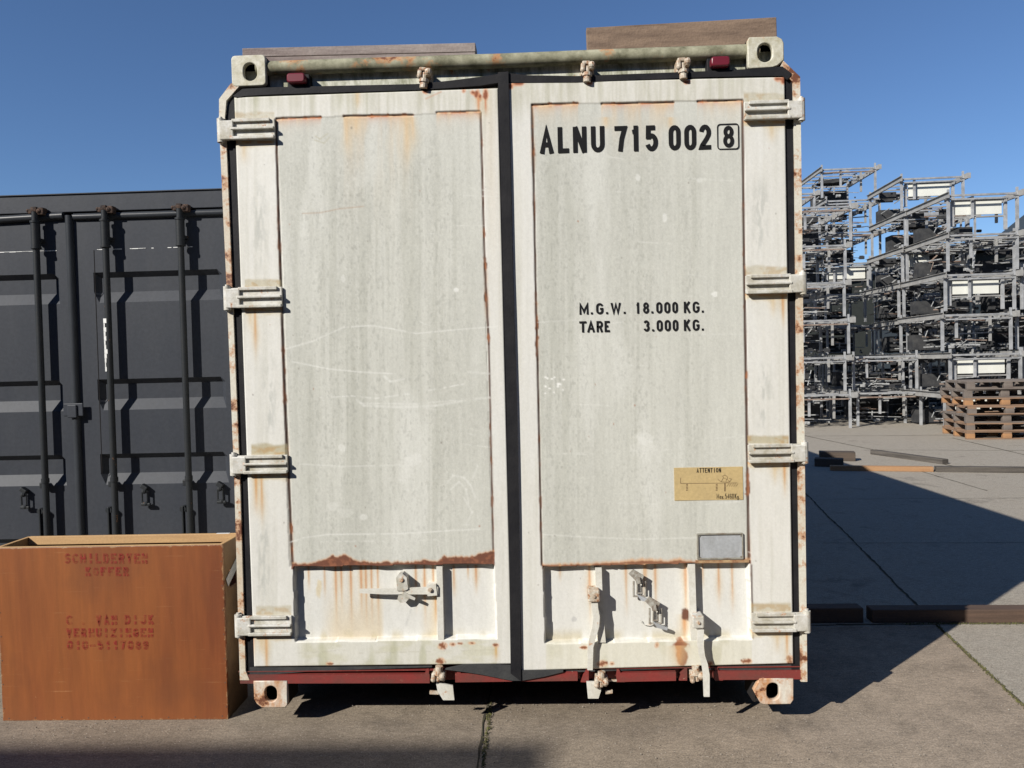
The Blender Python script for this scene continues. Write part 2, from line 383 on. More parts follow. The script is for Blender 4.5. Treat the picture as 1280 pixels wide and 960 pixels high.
redm = worn('red_paint', (0.20, 0.030, 0.026), 0.5, dirt=(0.10, 0.045, 0.035), dirt_amt=0.9, dirt_scale=11, rust=0.12, rust_scale=40, rust_col=(0.45, 0.40, 0.34), rust_edge=(0.3, 0.15, 0.1), stretch=(.4, 1, 1))
rubber = worn('black_rubber', (0.011, 0.011, 0.013), 0.62, dirt=(0.026, 0.025, 0.026), dirt_amt=0.6, dirt_scale=8, bmp=0.2)
dirtyrub = worn('dusty_rubber', (0.036, 0.037, 0.039), 0.8, dirt=(0.065, 0.065, 0.062), dirt_amt=0.6, dirt_scale=12, bmp=0.3)
blackm = worn('black_steel_and_shade', (0.02, 0.018, 0.018), 0.9)
lockm = worn('lock_cup_paint', (0.50, 0.46, 0.38), 0.55, dirt=(0.25, 0.15, 0.08), dirt_amt=0.9, dirt_scale=45, rust=0.35, rust_scale=60)
ink = worn('black_lettering', (0.010, 0.010, 0.011), 0.8, bmp=0)

box = empty('shipping_container', (0, 0, 0), 'tall weathered white container seen square on, with two closed rusty doors', 'container')
LEN = 8.1
MB().box((-1.275, .07, .10), (-1.245, LEN, 2.80)).build('side_wall', white, box)
MB().box((1.245, .07, .10), (1.275, LEN, 2.80)).build('side_wall', white, box)
MB().box((-1.243, LEN-.04, .10), (1.243, LEN-.002, 2.80)).build('end_wall', white, box)
MB().box((-1.28, .14, 2.803), (1.28, LEN, 2.86)).build('roof', mossy, box)
fl = MB().box((-1.243, .12, .10), (1.243, LEN-.05, .16))
for k in range(14): fl.box((-1.22, .30+k*.56, .02), (1.22, .38+k*.56, .098))
fl.box((-1.22, .2, .0), (-1.12, LEN, .018)); fl.box((1.12, .2, .0), (1.22, LEN, .018))
fl.build('floor', blackm, box)
MB().box((-1.243, .085, .162), (1.243, .10, 2.80)).build('back_panel', blackm, box)

# ---- header: lit strip behind, tube proud of it
def fx(px, py, Y=0): return float(F(px, py, Y)[0])
def fz(px, py, Y=0): return float(F(px, py, Y)[1])
MB().prism([(-1.235, 2.775), (1.235, 2.775), (1.235, 2.90), (-1.235, 2.90)], .056, .08).build('header_plate', mossy, box)
tb = MB(); pts = [(-1.12, .0, 2.903), (-.6, .0, 2.900), (0, .0, 2.896), (.5, .0, 2.897), (1.12, .0, 2.894)]
tb.tube([(x, .036, z) for x, y, z in pts], .031, 20)
tb.box((-1.12, .035, 2.905), (1.12, .14, 2.928))
tb.build('roof_rail', tubem, box, smooth=True)

# ---- corner castings
def obround(cx, cz, w, h, n=10):
    r = w/2; pts = []
    for k in range(n+1): a = math.pi*k/n; pts.append((cx+r*math.cos(a), cz+h/2-r+r*math.sin(a)))
    for k in range(n+1): a = math.pi+math.pi*k/n; pts.append((cx+r*math.cos(a), cz-h/2+r+r*math.sin(a)))
    return pts
def rrect(x0, z0, x1, z1, r, n=5):
    pts = []
    for cx, cz, a0 in ((x1-r, z1-r, 0), (x0+r, z1-r, 90), (x0+r, z0+r, 180), (x1-r, z0+r, 270)):
        for k in range(n+1): a = R(a0+90*k/n); pts.append((cx+r*math.cos(a), cz+r*math.sin(a)))
    return pts
def casting(x0, z0, x1, z1, hole, mat, outer=None):
    o = plate('corner_casting', [outer or rrect(x0, z0, x1, z1, .018), hole], -.004, .022, mat, box, .004)
    e = .012
    s = MB().box((x0+.004, .0225, z0+.004), (x0+.004+e, .16, z1-.004)).box((x1-.004-e, .0225, z0+.004), (x1-.004, .16, z1-.004))
    s.box((x0+.0165, .0225, z0+.004), (x1-.0165, .16, z0+.016)).box((x0+.0165, .0225, z1-.016), (x1-.0165, .16, z1-.004))
    s.box((x0+.0165, .145, z0+.0165), (x1-.0165, .16, z1-.0165))
    s.build('casting_body', blackm, o)  # black colour stands in for the shade inside the casting
    return o
# top left / right, bottom left / right
x0, z1 = F(289, 70); x1, z0 = F(333, 107); x0, x1, z0, z1 = map(float, (x0, x1, z0, z1))
cz = fz(312, 90); casting(x0, z0, x1, z1, obround(fx(313, 90), fz(313, 90), .062, .080), castm)
x0, z1 = F(934, 47); x1, z0 = F(980, 84); x0, x1, z0, z1 = map(float, (x0, x1, z0, z1))
casting(x0, z0, x1, z1, obround(fx(956, 66), fz(956, 66), .064, .082), castm,
        [(x0, z1-.012), (x0+.008, z1), (x1-.03, z1), (x1-.008, z1-.012), (x1, z1-.03), (x1, z0+.03), (x1-.03, z0+.006), (x1-.05, z0), (x0+.004, z0), (x0, z0+.01)])
x0, z1 = F(317, 851); x1, z0 = F(360, 884); x0, x1, z0, z1 = map(float, (x0, x1, z0, z1))
casting(x0, z0, x1, z1, obround(fx(339, 867), fz(339, 867), .056, .074), castr,
        [(x0, z1), (x1, z1), (x1, z0+.012), (x1-.012, z0), (x0+.035, z0), (x0+.012, z0+.018), (x0, z0+.04)][::-1])
x0, z1 = F(941, 848); x1, z0 = F(992, 880); x0, x1, z0, z1 = map(float, (x0, x1, z0, z1))
casting(x0, z0, x1, z1, obround(fx(966, 864), fz(966, 864), .056, .078), castr,
        [(x0+.03, z1), (x1, z1), (x1, z0+.02), (x1-.014, z0), (x0+.045, z0), (x0+.03, z0+.008), (x0, z0+.065)][::-1])

# ---- corner posts with clipped top corners, rubber strips, dark gap behind
def pp(pts, Y=0): return [tuple(float(v) for v in F(a, b, Y)) for a, b in pts]
MB().prism(pp([(289, 104), (299, 108), (283, 126), (281, 150), (284, 200), (290, 350), (300, 600), (307, 838), (312, 850), (300, 850), (293, 600), (283, 350), (276, 200), (274, 150), (274, 124)]), -.002, .07).build('corner_post', postm, box)
MB().prism(pp([(979, 76), (1000, 96), (1001.5, 200), (1005, 500), (1009, 852), (1001, 852), (996, 500), (993, 200), (991, 103), (975, 84)]), -.002, .07).build('corner_post', postm, box)
rb = MB().prism(pp([(289, 123), (303, 112), (312, 350), (323, 650), (326, 838), (308, 840), (300, 620), (290, 350), (284, 200), (282, 140)]), .008, .05)
rb.build('door_gasket', rubber, box)
MB().prism(pp([(976, 84), (984, 83), (993, 96), (994, 250), (999, 500), (1003, 700), (1005, 838), (990, 838), (988, 700), (985, 500), (981, 250), (980, 100)]), .008, .05).build('door_gasket', rubber, box)
# top gaskets (slightly sagging band), centre gasket, bottom gaskets
b1 = MB().bandpx([(291, 120), (303, 111), (340, 109), (520, 105), (560, 101), (600, 96), (625, 92)], [(296, 122), (306, 120), (340, 118), (520, 112.5), (560, 110), (600, 107), (625, 103)], -.006, .04)
b1.build('door_gasket', rubber, box)
MB().bandpx([(632, 91), (660, 94), (720, 95), (800, 92), (880, 89), (940, 86), (978, 83), (990, 92)], [(632, 103), (660, 103.5), (720, 103), (800, 99.5), (880, 96.5), (940, 95), (978, 95), (984, 100)], -.006, .04).build('door_gasket', rubber, box)
cg = MB(); q = [(622.5, 92), (625.5, 200), (629, 350), (633, 500), (636, 650), (638.5, 840)]; q2 = [(635.5, 91), (638, 200), (641.5, 350), (646, 500), (649, 650), (651.5, 850)]
for k in range(5): cg.prism(pp([q[k], q2[k], q2[k+1], q[k+1]]), -.016, .03)
cg.build('centre_gasket', rubber, box)
MB().bandpx([(556, 836), (580, 831), (600, 830), (640, 832), (652, 838), (680, 838), (704, 838)], [(556, 837), (580, 840), (600, 843), (640, 851), (652, 851), (680, 846), (704, 840)], -.010, .0).build('bottom_gasket', dirtyrub, box)
MB().bandpx([(312, 834), (420, 833.5), (540, 832)], [(312, 845), (400, 838.5), (540, 834)], .006, .04).build('bottom_gasket', dirtyrub, box)
MB().bandpx([(706, 838.5), (850, 834), (1000, 828)], [(706, 840.5), (850, 836), (1004, 840)], .01, .04).build('bottom_gasket', dirtyrub, box)

# ---- sill
for a, b, p, qy in ((300, 537, 851.5, 851), (569, 640, 850, 849), (652, 722, 849, 848), (771, 845, 849.5, 848), (893, 1009, 847, 846)):
    za = fz(a, p+1); zb = za+.052
    xa, xb = fx(a, p), fx(b, qy)
    MB().prism([(xa, fz(a, p+3)), (xb, fz(b, qy+3)), (xb, fz(b, qy-8)), (xa, fz(a, p-8))], .0, .05).build('sill', redm, box)
MB().box((-1.285, .051, .10), (1.285, .10, .162)).box((-1.285, .004, .1625), (1.285, .10, .166)).build('sill_back', redm, box)
for px_, py_ in ((545, 845), (745, 845), (868, 843)):
    for dx in (-9, 26):
        MB().prism(pp([(px_+dx, py_-8), (px_+dx+(-3 if dx < 0 else 3), py_-8), (px_+dx+(-10 if dx < 0 else 10), py_+8), (px_+dx, py_+8)]), .002, .05).build('sill_gusset', redm, box)

# ---- marker lights
lens_m, nt_, b_ = newmat('dark_red_lens'); b_.inputs['Base Color'].default_value = (0.13, 0.012, 0.022, 1); b_.inputs['Roughness'].default_value = 0.35
for px_, py_ in ((372, 100), (899, 79.5)):
    x, z = float(F(px_, py_)[0]), float(F(px_, py_)[1])
    o = plate('marker_light', [rrect(x-.041, z-.021, x+.041, z+.022, .014)], -.030, .012, lens_m, box, .006)
    MB().box((x-.050, .0125, z-.032), (x+.050, .077, z+.030), .004).build('light_base', rubber, o)

# ================================================================== DOORS (height fields, painted and rusted per vertex)
CX0, CY0, CW, CH = 262, 84, 750, 770
YY, XX = np.mgrid[0:CH, 0:CW].astype(float); XX += CX0; YY += CY0
def tlin(x0, y0, x1, y1):    # x of a near-vertical line at YY
    return x0+(YY-y0)*(x1-x0)/(y1-y0)
def hlin(x0, y0, x1, y1):
    return y0+(XX-x0)*(y1-y0)/(x1-x0)
base_frame = np.array([.590, .580, .535]); base_panel = np.array([.505, .505, .455])
colr = np.ones((CH, CW, 3))*base_frame
Lx = tlin(345, 150, 362, 700); Rx = tlin(601, 142, 616, 700); L2 = tlin(665, 133, 678, 706); R2 = tlin(928, 125, 936, 703)
pan1 = (XX > Lx) & (XX < Rx) & (YY > hlin(345, 148, 601, 141)) & (YY < hlin(365, 708, 617, 704))
pan2 = (XX > L2) & (XX < R2) & (YY > hlin(665, 131, 928, 125)) & (YY < hlin(680, 708, 936, 702))
recA = (XX > tlin(367, 709, 370, 802)) & (XX < tlin(617, 706, 621, 797)) & (YY > hlin(367, 709, 617, 705)) & (YY < hlin(370, 802, 621, 797))
recB = (XX > tlin(679, 708, 682, 804)) & (XX < tlin(935, 703, 939, 798)) & (YY > hlin(679, 709, 935, 703)) & (YY < hlin(682, 804, 939, 798))
def lay(mask, c, a=1.0):
    m = np.clip(mask*a, 0, 1)[..., None]; colr[:] = colr*(1-m)+np.array(c)*m
ms = vnoise(XX, YY, 60, 90, 1, 4)
m = (pan1 | pan2).astype(float); lay(m, base_panel)
big = vnoise(XX, YY, 70, 240, 5, 3); strk = vnoise(XX, YY, 5, 190, 2, 3); strk2 = vnoise(XX, YY, 22, 200, 3, 3); spk = vnoise(XX, YY, 1.5, 2.4, 4, 2); spk2 = vnoise(XX, YY, 1.4, 1.8, 14, 1)
# grime on the panels: vertical streaks broken into specks, denser in mid panel bands
zone = np.exp(-((XX-430)/75)**2)+np.exp(-((XX-545)/40)**2)*.7+np.exp(-((XX-700)/42)**2)*1.0+np.exp(-((XX-800)/28)**2)*.8+np.exp(-((XX-865)/20)**2)*.6
zone = zone*(sstep(135, 230, YY))*(1-.35*sstep(500, 700, YY))
gr = m*(.25+.75*zone)*sstep(.35, .75, strk*.6+strk2*.4)*(.35+.65*sstep(.42, .62, spk))
lay(gr, (.34, .338, .29), .50)
lay(m*zone*sstep(.45, .72, vnoise(XX, YY, 9, 260, 33, 3)), (.35, .352, .30), .48)
lay(m*(.25+.75*zone)*sstep(.5, .75, vnoise(XX, YY, 3, 150, 34, 2)), (.36, .36, .31), .40)
lay(m*sstep(.36, .66, big)*.6*(.5+.5*sstep(.3, .7, spk)), (.405, .405, .36), .8)
lay(m*sstep(.55, .75, vnoise(XX, YY, 45, 260, 8, 3)), (.575, .575, .53), .6)
lay(m*sstep(.66, .72, vnoise(XX, YY, 1.8, 5, 18, 2))*(.3+zone), (.25, .25, .22), .30)
# frame: cream with faint vertical grime, more at the top
fr = 1-m
lay(fr*sstep(.45, .8, strk)*(.35+.65*(1-sstep(110, 190, YY))), (.33, .32, .24), .55)
lay(fr*sstep(.5, .8, vnoise(XX, YY, 30, 120, 9, 3)), (.60, .595, .56), .6)
topb = fr*(1-sstep(112, 160, YY))
lay(topb*sstep(.35, .7, vnoise(XX, YY, 5, 60, 11, 4)), (.30, .295, .20), .45)
lay(topb, (.54, .52, .44), .35)
for cxs, cw in ((330, 12), (430, 9), (455, 8), (318, 6)): lay(np.exp(-((XX-cxs)/cw)**2)*topb*sstep(.3, .6, strk), (.28, .28, .16), .5)
# narrow strips near the hinge stiles: blueish grey mottling
for cxs, y0, y1 in ((325, 215, 350), (337, 430, 560), (330, 640, 760), (955, 440, 555), (950, 210, 330)):
    lay(np.exp(-((XX-cxs)/9)**2)*sstep(y0, y0+40, YY)*(1-sstep(y1-40, y1, YY))*sstep(.4, .65, vnoise(XX, YY, 3, 14, cxs, 3)), (.33, .34, .31), .5)
# warm cream tint along the inner stiles
lay(np.exp(-((XX-tlin(612, 150, 624, 700))/9)**2)*(1-sstep(150, 420, YY))*fr, (.56, .47, .33), .30)
DARK = (.10, .036, .018); RUST = (.30, .105, .035); ORG = (.52, .28, .11); TAN = (.50, .385, .215)
nz = vnoise(XX, YY, 6, 16, 21, 3); nz2 = vnoise(XX, YY, 14, 50, 22, 2); nz3 = vnoise(XX, YY, 3, 3, 23, 2)
def seg(x0, y0, x1, y1):
    dx, dy = x1-x0, y1-y0; L = math.hypot(dx, dy)
    t = np.clip(((XX-x0)*dx+(YY-y0)*dy)/L/L, 0, 1)
    return np.hypot(XX-x0-t*dx, YY-y0-t*dy), t
def rustline(x0, y0, x1, y1, wcore=.8, whalo=3.0, amt=.6, below=0):
    d, t = seg(x0, y0, x1, y1)
    lay(np.exp(-(d/(whalo*.72))**2)*sstep(.80-amt*.5, 1.0-amt*.4, nz2*.6+nz*.4), (.46, .26, .12), .7)
    lay((1-sstep(wcore*.9, wcore+1.0, d-1.7*sstep(.60, .8, nz)*amt)), (.060, .030, .020), .97)
    lay((1-sstep(wcore+.3, wcore+1.6, d))*sstep(.50, .75, nz), RUST, .6*amt+.1)
    if below:
        a, b = min(x0, x1), max(x0, x1); yl = y0+(XX-x0)*(y1-y0)/(x1-x0)
        k = (XX > a-1) & (XX < b+1) & (YY > yl)
        lay(k*np.exp(-((YY-yl)/4.2))*(.5+.5*nz), (.50, .19, .08), 1.1)
        lay(k*np.exp(-((YY-yl)/below))*sstep(.3, .7, vnoise(XX, YY, 9, 80, 31, 3)), (.56, .42, .26), .85)
def streak(x, y, L, w_, c=ORG, a=.9, lean=.022):
    xc = x+(YY-y)*lean; k = (YY > y)*(1-sstep(L*.35, L, YY-y))
    ww = w_*(1+.25*np.sin(YY/9.+x))
    lay(np.exp(-((XX-xc)/(ww*1.6))**2)*k*.65, TAN, a)
    lay(np.exp(-((XX-xc)/(ww*.55))**2)*k*(1-sstep(L*.15, L*.8, YY-y)*.6), c, a)
def blob(x, y, rx, ry, c, a=1.0, ns=.45, fs=5, sd=40):
    g = 2.6; j0 = int(max(0, y-ry*g-3-CY0)); j1 = int(min(CH, y+ry*g+4-CY0)); i0 = int(max(0, x-rx*g-3-CX0)); i1 = int(min(CW, x+rx*g+4-CX0))
    if j1 <= j0 or i1 <= i0: return
    X_ = XX[j0:j1, i0:i1]; Y_ = YY[j0:j1, i0:i1]
    n_ = vnoise(X_, Y_, fs, fs*1.4, sd, 3); d = np.hypot((X_-x)/rx, (Y_-y)/ry)+(n_-.5)*2*ns
    mk = (np.clip((1-sstep(.75, 1.05, d))*a, 0, 1))[..., None]; colr[j0:j1, i0:i1] = colr[j0:j1, i0:i1]*(1-mk)+np.array(c)*mk
# seams
rustline(345, 150, 349, 290, .95, 2.4, .3); rustline(349, 290, 356, 500, 1.15, 2.5, .55); rustline(356, 500, 366, 708, 1.25, 3, .75)
rustline(601, 141, 606, 330, 1.0, 2.2, .45); rustline(606, 330, 611, 430, 1.2, 3.4, .9); rustline(611, 430, 617, 700, .85, 2.0, .3); rustline(368, 712, 371, 800, .5, 2.5, .4)
rustline(665, 133, 667, 215, 1.2, 3.4, .9); rustline(667, 215, 670, 380, .8, 1.6, .25); rustline(670, 380, 672, 450, 1.0, 3, .8); rustline(672, 450, 677, 706, .8, 1.8, .3)
rustline(928, 127, 930, 330, 1.2, 2.6, .6); rustline(930, 330, 936, 700, 1.35, 2.8, .8); rustline(939, 706, 941, 797, .5, 2, .5)
rustline(346, 148.5, 401, 146.5, .8, 2, .5, 6); rustline(430, 145.5, 516, 144, 1.1, 3, .9, 34); rustline(546, 141, 600, 139.5, .9, 2, .7, 7)
rustline(665, 131.5, 722, 129.5, 1.2, 3, .95, 11); rustline(752, 130, 842, 128, 1.0, 2, .8, 18); rustline(872, 127, 928, 125.5, .9, 2, .8, 10)
for x_, L_ in ((433, 60), (508, 75), (516, 50), (757, 20), (838, 22), (445, 30)): streak(x_, 146, L_, 4, (.56, .40, .24), .6)
# top edge spots
for x_, y_, rx, ry in ((596, 118, 3, 5), (600, 122, 2, 4), (607, 119, 3, 7), (591, 116, 2, 2), (580, 114, 1.3, 1.3), (638, 108, 2.5, 4), (648, 105, 8, 1.6), (979, 100, 3, 5), (972, 99, 5, 2), (532, 115, 3, 2), (858, 103, 4, 2), (737, 104, 3, 2)):
    blob(x_, y_, rx+1.5, ry+2, (.55, .24, .11), .7, .3, 4); blob(x_, y_, rx, ry, (.24, .08, .04), 1, .4, 3)
streak(598, 122, 34, 3, (.5, .22, .1)); streak(607, 124, 26, 2.5, (.45, .15, .07)); streak(447, 115, 28, 3, (.55, .40, .22), .6)
d_, t_ = seg(532, 124, 552, 115); lay(1-sstep(.4, 1.1, d_), (.45, .2, .1), .6)
# ragged rust lip at the foot of the panels
yb = hlin(366, 708, 617, 703)
prof = 3+9*np.exp(-((XX-427)/17)**2)+3*np.exp(-((XX-405)/18)**2)+1.2*np.sin(XX/3.1)*np.exp(-((XX-425)/25)**2)+5*sstep(548, 556, XX)+6*sstep(585, 616, XX)+3.0*(vnoise(XX, YY*0, 5, 9, 51, 3)-.5)*2
k = (XX > 364) & (XX < 619)
lay(k*(1-sstep(-1, 3, (yb-prof)-YY))*(YY < yb+2), (.52, .27, .12), .9)
lay(k*(1-sstep(-.6, .6, (yb-prof)-YY))*(YY < yb+3.5), (.135, .050, .028), 1)
lay(k*(1-sstep(-.6, .6, (yb-prof)-YY))*(YY < yb+3)*sstep(.5, .7, nz3), (.24, .09, .045), .8)
yb2 = hlin(679, 708, 936, 702); pr2 = 2.0+4*np.exp(-((XX-800)/38)**2)+3.2*np.exp(-((XX-848)/7)**2)+2.5*(vnoise(XX, YY*0, 4, 9, 52, 3)-.5)*2+1*sstep(870, 880, XX)
k = (XX > 677) & (XX < 939)
lay(k*(1-sstep(-2, 3.5, (yb2-pr2)-YY))*(YY < yb2+2), (.55, .30, .14), .85)
lay(k*(1-sstep(-.2, 1.6, (yb2-pr2*.55)-YY))*(YY < yb2+3), (.20, .08, .04), .95)
# recess floors: whiter paint, rust runs
rA = recA.astype(float); rB = recB.astype(float)
lay(rA+rB, (.585, .58, .545), .85)
lay(rA*(1-sstep(474, 480, XX))*sstep(395, 418, XX)*sstep(710, 800, YY), (.53, .42, .25), .55)
lay(rA*sstep(520, 548, XX)*sstep(700, 800, YY)*(XX < 545), (.55, .43, .25), .5)
lay((rA+rB)*sstep(785, 800, YY)*sstep(.35, .6, nz2), (.42, .36, .22), .6)
for x_, L_, w_ in ((383, 40, 1.6), (417, 90, 2.0), (424, 70, 1.6), (436, 92, 2.0), (449, 80, 2.4), (455, 92, 1.8), (462, 88, 1.6), (470, 90, 1.5), (518, 70, 1.5), (529, 92, 2.2), (540, 60, 2.0), (566, 50, 2.0), (594, 45, 2.0), (584, 26, 1.2), (403, 50, 1.2)):
    streak(x_, 708, L_, w_, (.44, .19, .07), .85)
streak(543, 744, 52, 2.4, (.45, .22, .08)); blob(396, 738, 4, 12, (.55, .45, .25), .6)
for x_, L_, w_ in ((737, 95, 2.4), (808, 40, 2.0), (806, 70, 1.2), (858, 92, 3.0), (880, 40, 1.6), (900, 70, 2.4), (917, 78, 1.8), (700, 30, 1.2), (783, 80, 1.8), (820, 80, 2.2)):
    streak(x_, 704, L_, w_, (.47, .22, .09), .75)
# green-cream bottom rails
lo = (YY > hlin(370, 803, 621, 798)) & (XX > 368) & (XX < 622) & (YY < 836)
lay(lo*(.35+.65*sstep(.35, .65, vnoise(XX, YY, 25, 10, 77, 3)))*sstep(368, 385, XX), (.47, .455, .335), .7); lay(lo*sstep(.5, .75, nz2), (.33, .33, .20), .5)
lo = (YY > hlin(682, 804, 939, 799)) & (XX > 682) & (XX < 940)
lay(lo*.8, (.57, .55, .44), .7); lay(lo*sstep(.55, .8, nz2), (.38, .36, .22), .45)
for x0_, x1_ in ((446, 620), (370, 440)):
    d_, t_ = seg(x0_, 816, x1_, 812); lay((1-sstep(.2, 1.0, d_+1.5*(nz-.5)))*sstep(.4, .6, nz), (.3, .27, .2), .45)
for a in ((553, 807, 5, 4), (566, 805, 3, 1.2), (575, 804, 3, 1), (620, 806, 3, 2), (590, 803.5, 4, .8), (551, 826, 5, 3), (412, 829, 4, 1.2), (752, 829, 7, 3), (765, 829, 2, 1.5), (730, 809, 5, 1.5), (933, 826, 6, 2.5), (887, 829, 4, 2), (821, 806, 1.6, 3), (987, 824, 4, 5)):
    blob(a[0], a[1], a[2]+1.5, a[3]+1.5, (.55, .27, .12), .6, .3, 4); blob(*a, (.20, .075, .035), 1, .95, 2.0)
blob(850, 806, 11, 6, (.24, .09, .04), 1, .4, 5); blob(852, 820, 8, 13, (.22, .075, .035), 1, .4, 5); streak(848, 806, 40, 7, (.5, .25, .1), .8)
streak(857, 770, 45, 4, (.50, .24, .09)); blob(859, 771, 6, 9, (.12, .05, .03), 1, .35, 4); streak(620, 808, 22, 2, (.5, .3, .1))
# hinge bed stains
HL = [(272, 345, 148, 177), (280, 354, 357, 386), (288, 361, 566, 592), (294, 366, 766, 793)]
HR = [(929, 1006, 125, 152), (931, 1008, 341, 368), (934, 1010, 552, 578), (938, 1013, 762, 788)]
for (a, b, t, u) in HL+HR:
    left = a < 600; i0, i1 = (a+20, b-1) if left else (a, b-24)
    i0 = i0+(6 if left and t > 300 else 0); inn = (XX > i0) & (XX < i1); nn = vnoise(XX, YY, 9, 5, a, 3)
    hv = random.Random(a+t).uniform(.45, 1.0); tk = random.Random(a*t).uniform(6, 11)
    lay(inn*sstep(t-tk-2, t-tk+4*nn, YY+5*(vnoise(XX, YY, 14, 8, t, 2)-.5))*(YY < t+3), (.36, .315, .20), .9*hv); lay(inn*sstep(t-9, t-6, YY)*(YY < t+3)*sstep(.45, .65, nn), (.36, .24, .11), .8*hv)
    lay(inn*(YY > u-2)*(1-sstep(u+4, u+12*nn+4, YY)), (.50, .42, .28), .8); lay(inn*(YY > u-1)*(1-sstep(u+1, u+4, YY))*sstep(.3, .6, nn), (.5, .25, .1), .8)
    xs = (a+41 if left else b-46)
    if t > 150 and left or (not left and t > 300): streak(xs+(-2 if left else 16), u, 75 if left else 50, 2.6, (.48, .25, .10), .9)
    streak(xs-8 if left else xs+4, u, 34, 4, (.52, .40, .24), .6)
streak(316, 795, 40, 3, (.42, .16, .08), .9); streak(320, 592, 60, 3, (.50, .26, .10), 1)
# white scratches and smears
def scr(pl, w_=.5, c=(.68, .68, .64), a=.7, br=.3):
    a = a*.72
    for (xa, ya), (xb, yb_) in zip(pl[:-1], pl[1:]):
        d_, t_ = seg(xa, ya, xb, yb_); lay((1-sstep(w_*.4, w_+.8, d_))*sstep(br-.15, br+.15, nz), c, a)
scr([(357, 436), (390, 427), (430, 409), (465, 407), (490, 411), (520, 417), (560, 413), (622, 408)], .5)
scr([(365, 452), (410, 461), (450, 465), (490, 467)], .5); scr([(400, 497), (440, 495), (470, 498), (520, 491), (580, 480)], .5, br=.45)
scr([(446, 500), (455, 507), (500, 509), (545, 507), (590, 499), (612, 497)], 1.6, a=.45); scr([(450, 504), (520, 505), (570, 500)], .8, a=.5, br=.4)
scr([(480, 470), (488, 477), (505, 474)], 1.2, a=.6); scr([(585, 465), (612, 467)], 1.2, a=.4)
scr([(362, 678), (380, 672), (410, 668), (500, 667), (600, 661)], .5); scr([(400, 677), (500, 676), (560, 674)], .5, a=.4, br=.45)
scr([(375, 580), (430, 583), (500, 581)], .5, a=.45); scr([(560, 603), (566, 594), (580, 597), (588, 606), (594, 622)], 1.0, a=.5)
scr([(563, 612), (574, 602), (583, 612), (586, 630)], .9, a=.5); scr([(580, 622), (590, 640), (583, 655)], .9, a=.4); scr([(590, 575), (597, 583), (590, 600)], .8, a=.4)
scr([(680, 668), (730, 671), (800, 674), (870, 672)], .5, a=.55); scr([(672, 403), (720, 400)], .4, a=.4); scr([(680, 570), (720, 566), (840, 562)], .4, a=.35, br=.5)
for x_, y_, rx, ry, a in ((517, 575, 11, 8, .35), (505, 588, 9, 14, .2), (570, 363, 3.5, 4, .9), (429, 348, 3, 5, .4), (428, 560, 5, 5, .4), (455, 646, 6, 5, .4), (415, 633, 7, 6, .3), (435, 640, 12, 6, .15), (893, 368, 5, 5, .9), (806, 548, 12, 9, .32), (805, 560, 16, 16, .2), (831, 272, 3, 6, .6), (798, 222, 3, 5, .6), (448, 225, 14, 14, .12), (875, 225, 4, 4, .5)):
    blob(x_, y_, rx, ry, (.66, .66, .62), a, .5, 5, 61)
for k in range(16): blob(680+random.random()*30, 470+random.random()*25, 1.2+random.random(), 1.2, (.74, .74, .7), .8, .3, 3)
scr([(378, 267), (400, 266), (425, 261), (455, 258)], .3, (.33, .2, .12), .8, .1); scr([(393, 175), (405, 179), (412, 172)], .5, (.36, .33, .22), .7, .3); scr([(394, 170), (400, 174), (410, 167)], .5, (.36, .33, .22), .7, .3)
scr([(712, 618), (716, 600)], 1, (.36, .36, .33), .5); scr([(718, 616), (723, 600)], .8, (.36, .36, .33), .5); blob(718, 777, 4, 3, (.3, .3, .3), .5, .5, 2)
scr([(512, 765), (506, 784)], 1.4, (.40, .40, .38), .6, .4)
for k in range(60):
    x_ = random.choice((random.uniform(310, 620), random.uniform(655, 975))); y_ = random.uniform(130, 820)
    blob(x_, y_, random.uniform(.5, 1.1), random.uniform(.6, 1.6), random.choice(((.2, .18, .15), (.3, .14, .08), (.25, .24, .2))), .75, .3, 3)
for k in range(26):
    x_ = random.choice((random.uniform(355, 605), random.uniform(680, 925))); y_ = random.uniform(160, 690)
    L_ = random.uniform(8, 60); scr([(x_, y_), (x_+L_, y_+random.uniform(-6, 6))], .3, (.66, .66, .62), .5, .45)
colr *= (1+(spk2-.5)*.10)[..., None]

# depth below the door face
dep = np.zeros((CH, CW))
dep += m*.0022
dep += (recA*1.0)*.036+(recB*1.0)*.036-((recA & pan1)*1.0+(recB & pan2)*1.0)*.0022
for a in ((345, 150, 366, 708), (601, 141, 617, 700), (665, 133, 678, 706), (928, 127, 936, 700)):
    d_, t_ = seg(*a); dep += (1-sstep(.6, 1.4, d_))*.003
for a in ((346, 148.5, 401, 146.5), (430, 145.5, 516, 144), (546, 141, 600, 139.5), (665, 131.5, 722, 129.5), (752, 130, 842, 128), (872, 127, 928, 125.5)):
    d_, t_ = seg(*a); dep += (1-sstep(.4, 1.5, d_))*.006
dep += (vnoise(XX, YY, 90, 130, 71, 2)-.5)*.004*m+(vnoise(XX, YY, 60, 90, 72, 2)-.5)*.0015

